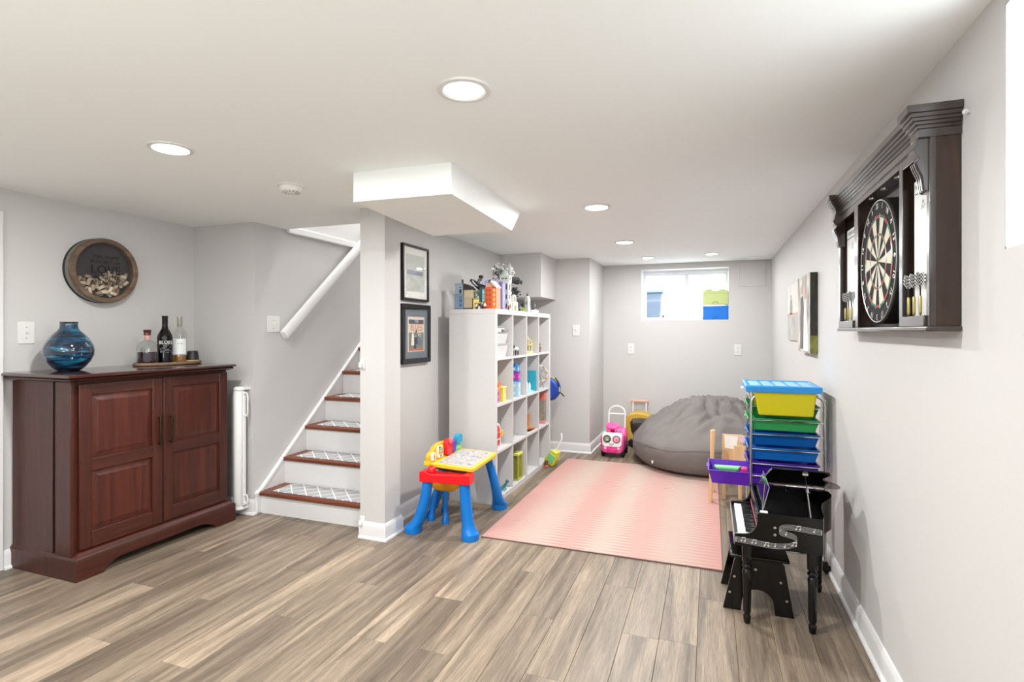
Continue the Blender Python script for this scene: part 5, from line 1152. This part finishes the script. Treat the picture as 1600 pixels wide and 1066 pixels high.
B(-.76, -.56, 5.98, 6.18, .16, .24).build('seat', P_('#2d2420'), yc_, bevel=.01)
for y in (5.94, 6.19): MB().lathe([(.042,0),(.05,.004),(.05,.026),(.042,.03)], (-.74, y, .0505), (0,1,0), 20).build('wheel', mblack, yc_)
for y in (5.94, 6.19): MB().lathe([(.042,0),(.05,.004),(.05,.026),(.042,.03)], (-.60, y, .0505), (0,1,0), 20).build('wheel', mblack, yc_)
MB().ball((-.84, 6.08, .30), .022, 12, 8, .6, 1, 1.4).build('side_mirror', P_('#6a4a34'), yc_)
for x in (-.775, -.625): MB().cyl((x, 6.22, .30), (x, 6.235, .475), .009).build('handle_post', P_('#efeaea', .35), yc_)
m = MB(); m.box(-.80, -.60, 6.222, 6.248, .47, .50); m.build('handle_grip', P_('#d8b0a0'), yc_, bevel=.008)
yc_.location = (-.79, 6.21, 0)
# storage boxes on the back window sill
for z, h_, c, lb in ((1.4245, .168, '#0a6fd0', 'bright blue knobbed storage box on the window sill, lower of the pair'), (1.5925, .168, '#b9c884', 'pale green knobbed storage box stacked on the blue one in the window')):
    t = thing('knobbed_storage_box', lb, 'storage box', (.055, 6.51, z), 'storage boxes in the window')
    b = B(-.08, .186, 6.455, 6.585, z, z+h_-.014).build('box_body', P_(c, .35), t, bevel=.004)
    MB().box(-.082, .188, 6.453, 6.587, z+h_-.045, z+h_-.012).build('lid', P_(c, .35), t, bevel=.003)
    if z > 1.5:
        for x in (-.018, .122):
            MB().lathe([(.036,0),(.036,.018),(.033,.02),(.001,.02)], (x, 6.52, z+h_-.012), n=24).build('knob', P_(c, .35), t)
    m = MB(); m.tube([(.053+.028*math.cos(a), 6.452, z+.008+.028*math.sin(a)) for a in [PI*j/10 for j in range(11)]], .0025, 6); m.build('finger_groove', P_('#075aa8' if z < 1.5 else '#8fa658'), t)
# wheelie bin outside
t = thing('outdoor_bin', 'grey-blue wheeled rubbish bin seen outside through the window', 'rubbish bin', (-.80, 7.5, 1.36))
m = MB(); m.loft([[Vector((-.80+a*w_, 7.5+b*w_, z)) for a, b in ((-1,-1),(1,-1),(1,1),(-1,1))] for z, w_ in ((1.38, .17), (1.80, .21))]); m.build('bin_body', P_('#5c6c80', .5), t, bevel=.015)
m = MB(); m.prism([(7.26, 1.80), (7.75, 1.80), (7.74, 1.87), (7.5, 1.89), (7.27, 1.84)], 'x', -1.03, -.57); m.build('bin_lid', P_('#6a86a8', .5), t, bevel=.01)
for x in (-.99, -.63): MB().lathe([(.06,0),(.08,.006),(.08,.03),(.06,.036)], (x, 7.72, 1.44), (1,0,0), 20).build('wheel', mblack, t)
# ------------------------------------------------------------ small wooden chair / paper stand behind the cart
pine = wood('pine', '#c79b70', '#e0bd94', 'z', .6, .5, 0, .05)
t = thing('wooden_toddler_chair', 'small light-wood toddler chair holding white paper behind the drawer cart', 'chair', (.10, 4.45, 0))
for (x, y, h_, tx) in ((.009, 4.335, .555, .012), (.012, 4.62, .50, .0)):
    MB().loft([[Vector((x+a*.014+dx, y+b*.016, z)) for a, b in ((-1,-1),(1,-1),(1,1),(-1,1))] for z, dx in ((0, -tx), (h_, tx))]).build('post', pine, t, bevel=.004)
for x, y in ((.097, 4.478), (.215, 4.52)): B(x-.014, x+.014, y-.014, y+.014, 0, .31).build('leg', pine, t, bevel=.003)
m = MB(); m.box(.085, .235, 4.46, 4.475, .29, .505); m.build('back_board', pine, t, bevel=.003)
B(.085, .26, 4.475, 4.62, .30, .318).build('seat', pine, t, bevel=.003); B(.165, .25, 4.44, 4.462, .29, .425).build('side_block', pine, t, bevel=.003)
B(-.002, .02, 4.34, 4.62, .28, .31).build('stretcher', pine, t, bevel=.003)
m = MB(); m.add([Vector(p) for p in ((.105, 4.458, .40), (.185, 4.458, .395), (.200, 4.458, .495), (.098, 4.458, .498), (.105, 4.4595, .40), (.185, 4.4595, .395), (.200, 4.4595, .495), (.098, 4.4595, .498))], [(0,1,2,3),(7,6,5,4),(0,4,5,1),(1,5,6,2),(2,6,7,3),(3,7,4,0)])
m.build('paper_sheet', mat('white_paper', '#efebe6', .7), t, smooth=0)
m = MB(); m.add([Vector(p) for p in ((.202, 4.457, .45), (.29, 4.457, .45), (.29, 4.457, .502), (.206, 4.457, .502))], [(0,1,2,3)]); m.build('pink_paper', mat('pink_paper', '#dfc0cc', .7), t, smooth=0)

# ------------------------------------------------------------ rolling drawer cart
def tinted(name, h, tr=.35):
    m = mat(name, h, .18, spec=.5); p = m.node_tree.nodes['Principled BSDF']; p.inputs['Transmission Weight'].default_value = tr; return m
ct = thing('drawer_cart', 'chrome rolling cart with stacked green, blue and purple plastic drawers by the right wall', 'drawer cart', (.40, 3.46, 0))
CX0, CX1, CY0, CY1, CZ = .213, .577, 3.30, 3.62, .945
def uframe(y):
    r = .05; pts = [(CX0, y, .055), (CX0, y, CZ-r)]+[(CX0+r-r*math.cos(a), y, CZ-r+r*math.sin(a)) for a in [PI/2*j/6 for j in range(1, 7)]]
    pts += [(CX1-r+r*math.sin(a), y, CZ-r+r*math.cos(a)) for a in [PI/2*j/6 for j in range(0, 7)]]+[(CX1, y, .055)]
    return MB().tube(pts, .0075, 10)
for y in (CY0, CY1): uframe(y).build('chrome_frame', chrome, ct)
for x in (CX0, CX1):
    for z in (.09, .92): MB().cyl((x, CY0, z), (x, CY1, z), .006).build('cross_bar', chrome, ct)
for y in (CY0, CY1): MB().cyl((CX0, y, .09), (CX1, y, .09), .006).build('cross_bar', chrome, ct)
for x in (CX0, CX1):
    for y in (CY0, CY1):
        m = MB().lathe([(.018,-.011),(.022,-.007),(.022,.007),(.018,.011)], (x+.008, y, .0225), (0,1,0), 16); m.box(x-.012, x+.014, y-.016, y+.016, .028, .06); m.build('caster', mblack, ct, bevel=.002)
def drawer(z0, z1, col, dx=0, label=None):
    m = MB(); y0, y1 = CY0+.012, CY1-.012; x0, x1 = CX0-.018+dx, CX1-.018+dx
    def rg(e, z): return [Vector((x, y, z)) for x, y in ((x0+e, y0+e), (x1-e, y0+e), (x1-e, y1-e), (x0+e, y1-e))]
    m.loft([rg(.024, z0), rg(.006, z1-.008), rg(.0, z1-.006), rg(0, z1), rg(.008, z1), rg(.010, z1-.008), rg(.027, z0+.003)])
    d = m.build('drawer', tinted('drawer_'+col.strip('#'), col), ct, bevel=.002); tag(d, label)
    for y in (CY0+.004, CY1-.004): MB().cyl((CX0, y, z1-.010), (CX1, y, z1-.010), .0038, n=8).build('rail', chrome, ct)
    B(x0-.008, x0+.002, (y0+y1)/2-.04, (y0+y1)/2+.04, z1-.008, z1-.003).build('drawer_pull', tinted('drawer_'+col.strip('#'), col), d, bevel=.003)
    return d
drawer(.823, .886, '#1f8a45', 0, 'green drawer'); drawer(.742, .810, '#46b86a', 0, 'light green drawer')
drawer(.660, .731, '#1468c0', 0, 'blue drawer'); drawer(.577, .649, '#1f7ad6', 0, 'lighter blue drawer')
drawer(.494, .567, '#4a22b0', 0, 'purple drawer'); drawer(.420, .500, '#7436cc', -.21, 'purple drawer pulled out')
cw_ = thing('green_toy_dish', 'pale green toy dish lying in the pulled-out purple drawer', 'toy', (.09, 3.40, .43))
MB().prism([(.035, 3.345), (.15, 3.345), (.17, 3.40), (.02, 3.39)], 'z', .500, .515).build('dish', P_('#7fd88a'), cw_, bevel=.003); MB().prism([(.05, 3.35), (.14, 3.35), (.15, 3.38), (.045, 3.38)], 'z', .425, .500).build('foot', P_('#5cb86c'), cw_)
single(B(.165, .20, 3.36, 3.43, .424, .508), 'toy_block', 'small magenta toy block in the pulled-out purple drawer', 'toy', (.18, 3.40, .424), P_('#c8327a'), bevel=.003)
m = MB()
rr = random.Random(8); t = ct
for k in range(22):
    z = .60+.3*rr.random(); y = 3.32+.28*rr.random(); m.box(CX0-.010, CX0-.004, y, y+.02, z, z+.015, None)
t = thing('lidded_bin', 'yellow plastic bin with blue lid sitting crooked in the top of the drawer cart', 'bin', (.385, 3.44, .83))
def rg4(x0, x1, y0, y1, z): return [Vector((x, y, z)) for x, y in ((x0, y0), (x1, y0), (x1, y1), (x0, y1))]
MB().loft([rg4(.252, .522, 3.285, 3.57, .832), rg4(.226, .536, 3.272, 3.60, .972)]).build('bin_body', P_('#c9bd10', .35), t, bevel=.008)
m = MB(); m.loft([rg4(.186, .556, 3.255, 3.625, .962), rg4(.182, .560, 3.25, 3.63, .995), rg4(.188, .554, 3.256, 3.624, .999), rg4(.20, .542, 3.27, 3.61, .999), rg4(.204, .538, 3.275, 3.605, .993)]); m.build('bin_lid', P_('#2f8fd8', .3), t, bevel=.003)
m = MB()
for k in range(5): m.box(.215+.066*k, .262+.066*k, 3.29, 3.59, .9925, .9955)
m.build('lid_rib', P_('#8cc4ea', .3), t, bevel=.001)
single(B(.175, .24, 3.50, 3.60, .953, .96), 'folded_paper', 'small pale pink paper poking out under the blue bin lid', 'paper', (.20, 3.55, .953), mat('pink_paper2', '#e6cfc8', .7))

# ------------------------------------------------------------ toy grand piano
pn_ = thing('toy_grand_piano', 'black lacquered toy grand piano with open lid and white music-note ribbon', 'toy piano', (.30, 2.83, 0))
PY0, PY1 = 2.592, 3.085; ZP0, ZP1 = .350, .502
def side_panel(y0, y1, xr):
    pts = [(.101, ZP0), (.101, .398), (.108, .402), (.140, .404), (.163, .410), (.180, .425), (.190, .445), (.194, .470), (.192, .494), (.200, ZP1+.002), (xr, ZP1), (xr, ZP0)]
    return MB().prism(pts, 'y', y0, y1)
side = side_panel(PY0, PY0+.014, .446).build('side_panel', black, pn_, bevel=.0015)
side_panel(PY1-.014, PY1, .53).build('side_panel', black, pn_, bevel=.0015)
# curved back rim
curve = [(.446, 2.592), (.456, 2.63), (.462, 2.70), (.468, 2.77), (.485, 2.84), (.515, 2.90), (.542, 2.95), (.553, 3.00), (.550, 3.05), (.53, 3.085)]
cin = [(x-.013, min(max(y, 2.60), 3.075)) for x, y in curve]
MB().prism(curve+cin[::-1], 'z', ZP0, ZP1).build('curved_rim', black, pn_)
MB().prism([(.101, PY0+.002)]+[(x-.002, y) for x, y in curve]+[(.101, PY1-.002)], 'z', ZP0, ZP0+.014).build('bottom_board', black, pn_)
MB().prism([(.21, PY0+.014)]+[(x-.012, min(max(y, 2.607), 3.07)) for x, y in curve]+[(.21, PY1-.014)], 'z', .425, .432).build('soundboard', mat('soundboard_black', '#131316', .25), pn_)
B(.101, .113, PY0+.014, PY1-.014, ZP0, .392).build('key_slip', black, pn_, bevel=.001)
tag(B(.0985, .1015, PY0+.002, PY1-.002, ZP0+.004, .394).build('key_slip_edge', mat('edge_silver', '#9fa0a4', .3, .6), pn_), 'light silvery front edge')
B(.196, .206, PY0+.014, PY1-.014, .40, ZP1+.002).build('fallboard', black, pn_, bevel=.001)
B(.113, .20, PY0+.014, PY1-.014, ZP0+.014, .384).build('key_bed', mblack, pn_)
ky0, ky1 = PY0+.030, PY1-.030; NK = 24; kw = (ky1-ky0)/NK; ivory = mat('ivory_key', '#ecebe4', .25)
B(.113, .196, PY0+.014, ky0-.001, .384, .396).build('key_block', black, pn_); B(.113, .196, ky1+.001, PY1-.014, .384, .396).build('key_block', black, pn_)
for k in range(NK):
    B(.116, .194, ky0+k*kw+.0006, ky0+(k+1)*kw-.0006, .384, .398).build('white_key', ivory, pn_, bevel=.0012)
for k in range(NK-1):
    if k % 7 in (2, 6): continue
    yy = ky0+(k+1)*kw; B(.148, .195, yy-.0042, yy+.0042, .398, .408).build('black_key', black, pn_, bevel=.0015)
q = MB()
for k in range(NK): q.box(.1948, .1962, ky0+k*kw+.006, ky0+(k+1)*kw-.006, .412, .432)
q.build('note_stickers', mat('note_sticker', '#b8617a', .5, var=.8, vs=45), pn_)
# turned legs
def turned(x, y, h=ZP0, nm='leg'):
    pr = [(.010,0),(.0135,.004),(.0165,.032),(.0125,.040),(.0125,.046),(.016,.052),(.0165,.056),(.0185,.20),(.020,.235),(.014,.243),(.021,.25),(.022,.258),(.015,.266),(.021,.274),(.0215,.30),(.0215,h)]
    m = MB().lathe(pr, (x, y, 0), n=12); m.box(x-.019, x+.019, y-.019, y+.019, .30, h); return m.build(nm, black, pn_)
for x, y in ((.153, 2.617), (.412, 2.622), (.505, 3.05), (.150, 3.055)): turned(x, y)
# screws on the near side
for x, z in ((.262, .445), (.262, .414)): MB().lathe([(.0065,0),(.006,.002),(.001,.0025)], (x, PY0, z), (0,-1,0), 14).build('screw', chrome, pn_)
# music ribbon: S-shaped staff on the near side panel
rb = [(.106,.376),(.14,.374),(.19,.370),(.24,.366),(.28,.367),(.315,.373),(.340,.385),(.349,.400),(.338,.414),(.312,.421),(.288,.426),(.279,.437),(.290,.448),(.318,.454),(.36,.452),(.40,.449),(.441,.446)]
sm = []
for i in range(len(rb)-1):
    p0 = rb[max(i-1, 0)]; p1 = rb[i]; p2 = rb[i+1]; p3 = rb[min(i+2, len(rb)-1)]
    for k in range(4):
        t_ = k/4; sm.append(tuple(.5*(2*p1[j]+(p2[j]-p0[j])*t_+(2*p0[j]-5*p1[j]+4*p2[j]-p3[j])*t_*t_+(3*p1[j]-p0[j]-3*p2[j]+p3[j])*t_**3) for j in (0, 1)))
sm.append(rb[-1]); wp = mat('white_screenprint', '#d8d8d8', .4); m = MB(); yF = PY0-.0004
hw = .0105
for q in range(5):
    o_ = (q-2)/2*hw; wd = .00045
    for i in range(len(sm)-1):
        (x0, z0), (x1, z1) = sm[i], sm[i+1]; m.add([(x0, yF, z0+o_-wd), (x1, yF, z1+o_-wd), (x1, yF, z1+o_+wd), (x0, yF, z0+o_+wd)], [(0,1,2,3)])
for x_ in (.106, .441): 
    z_ = .376 if x_ < .2 else .446; m.add([(x_-.001, yF, z_-hw), (x_+.001, yF, z_-hw), (x_+.001, yF, z_+hw), (x_-.001, yF, z_+hw)], [(0,1,2,3)])
m.build('staff_ribbon', wp, side, smooth=0, fix=False)
for x_, z_, db_ in ((.128,.372,1),(.172,.368,1),(.222,.363,1),(.262,.364,0),(.300,.366,0),(.330,.377,1),(.305,.421,0),(.345,.449,1),(.412,.446,0)):
    m = MB()
    for d_ in ((0, .014) if db_ else (0,)):
        m.lathe([(.0035,0),(.0035,.0004)], (x_+d_, PY0, z_), (0,-1,0), 10); m.box(x_+d_+.0025, x_+d_+.0038, PY0-.0006, PY0, z_, z_+.014)
    if db_: m.box(x_+.0025, x_+.0178, PY0-.0006, PY0, z_+.0125, z_+.0155)
    m.build('music_note', wp, side, smooth=0)
# batten and lid hinged on the far side
B(.21, .53, PY1-.028, PY1-.014, .478, .500).build('hinge_batten', black, pn_, bevel=.001)
for x in (.27, .36, .47): MB().lathe([(.004,0),(.004,.002),(.001,.0025)], (x, PY1-.028, .489), (0,-1,0), 10).build('screw', chrome, pn_)
LT = math.radians(24)
def LP(x, s_, n_=0): return Vector((x, PY1-s_*math.cos(LT)-n_*math.sin(LT), ZP1+.006+s_*math.sin(LT)-n_*math.cos(LT)))
lo = [(.235, 0), (.262, .40), (.30, .405), (.42, .405), (.470, .398), (.500, .375), (.508, .340), (.498, .30), (.490, .26), (.496, .22), (.52, .18), (.555, .13), (.585, .08), (.60, .04), (.596, .005), (.58, 0)]
MB().loft([[LP(x, s_, 0) for x, s_ in lo], [LP(x, s_, -.007) for x, s_ in lo]]).build('lid', black, pn_, smooth=20)
tag(MB().cyl(LP(.236, .01, .001), LP(.262, .40, .001), .0018).build('lid_edge', mat('edge_silver', '#9fa0a4', .3, .6), pn_), 'light edge of the lid')
pb = LP(.405, .34, .004); m = MB(); m.cyl((.402, PY0+.008, ZP1-.004), pb, .0028); m.cyl(Vector((.402, PY0+.008, ZP1))*.45+pb*.55, Vector((.402, PY0+.008, ZP1))*.35+pb*.65, .0065); m.build('lid_prop', chrome, pn_)
B(pb.x-.012, pb.x+.012, pb.y-.008, pb.y+.010, pb.z-.002, pb.z+.008).build('prop_bracket', chrome, pn_, bevel=.001)
# clear music desk
ac = pane_glass('clear_acrylic', (.93,.94,.95), .2)
m = MB(); m.loft([[Vector((.214+dx, y, ZP1+z)) for y, z, in ((PY0+.02, 0), (PY1-.10, 0), (PY1-.13, .10), (PY0+.06, .10))] for dx in (0, .003)])
for i, p in enumerate(m.v): p.x += (p.z-ZP1)*.32
m.build('music_desk', ac, pn_); m = MB()
for a, b in (((.214, PY0+.02, ZP1), (.246, PY0+.06, ZP1+.10)), ((.246, PY0+.06, ZP1+.10), (.246, PY1-.13, ZP1+.10)), ((.214, PY0+.02, ZP1+.003), (.24, PY0+.20, ZP1+.08))): m.cyl(a, b, .0013, n=6)
m.build('desk_edge', mat('edge_silver', '#9fa0a4', .3, .6), pn_)
B(.205, .235, PY0+.002, PY0+.02, ZP1, ZP1+.007).build('desk_clip', plaster, pn_, bevel=.001)

# piano stool
ps = thing('piano_stool', 'small black wooden stool with splayed panel legs under the toy piano', 'stool', (.20, 2.86, 0))
def stool_panel(y0, y1, x0=.055, x1=.355, t0=.105, t1=.315):
    P = [(x0, 0), (x0+.078, 0), (x0+.083, .045)]+[((x0+x1)/2-.067*math.cos(a), .045+.062*math.sin(a)) for a in [PI*j/10 for j in range(1, 10)]]+[(x1-.083, .045), (x1-.078, 0), (x1, 0), (t1, .235), (t1-.02, .25), (t0+.02, .25), (t0, .235)]
    return MB().prism(P, 'y', y0, y1)
stool_panel(2.722, 2.738).build('panel_leg', black, ps, bevel=.002); stool_panel(2.975, 2.991, x0=.05, x1=.345, t0=.10, t1=.31).build('panel_leg', black, ps, bevel=.002)
B(.085, .335, 2.70, 3.01, .25, .266).build('seat', black, ps, bevel=.006)
for x0_, x1_ in ((.125, .14), (.275, .29)): B(x0_, x1_, 2.738, 2.975, .19, .25).build('stretcher', black, ps)
for x, z in ((.085, .08), (.105, .155), (.195, .20), (.300, .155), (.325, .075)): MB().lathe([(.0065,0),(.006,.002),(.001,.0025)], (x+.0, 2.722, z), (0,-1,0), 12).build('screw', chrome, ps)
bpy.context.view_layer.update()
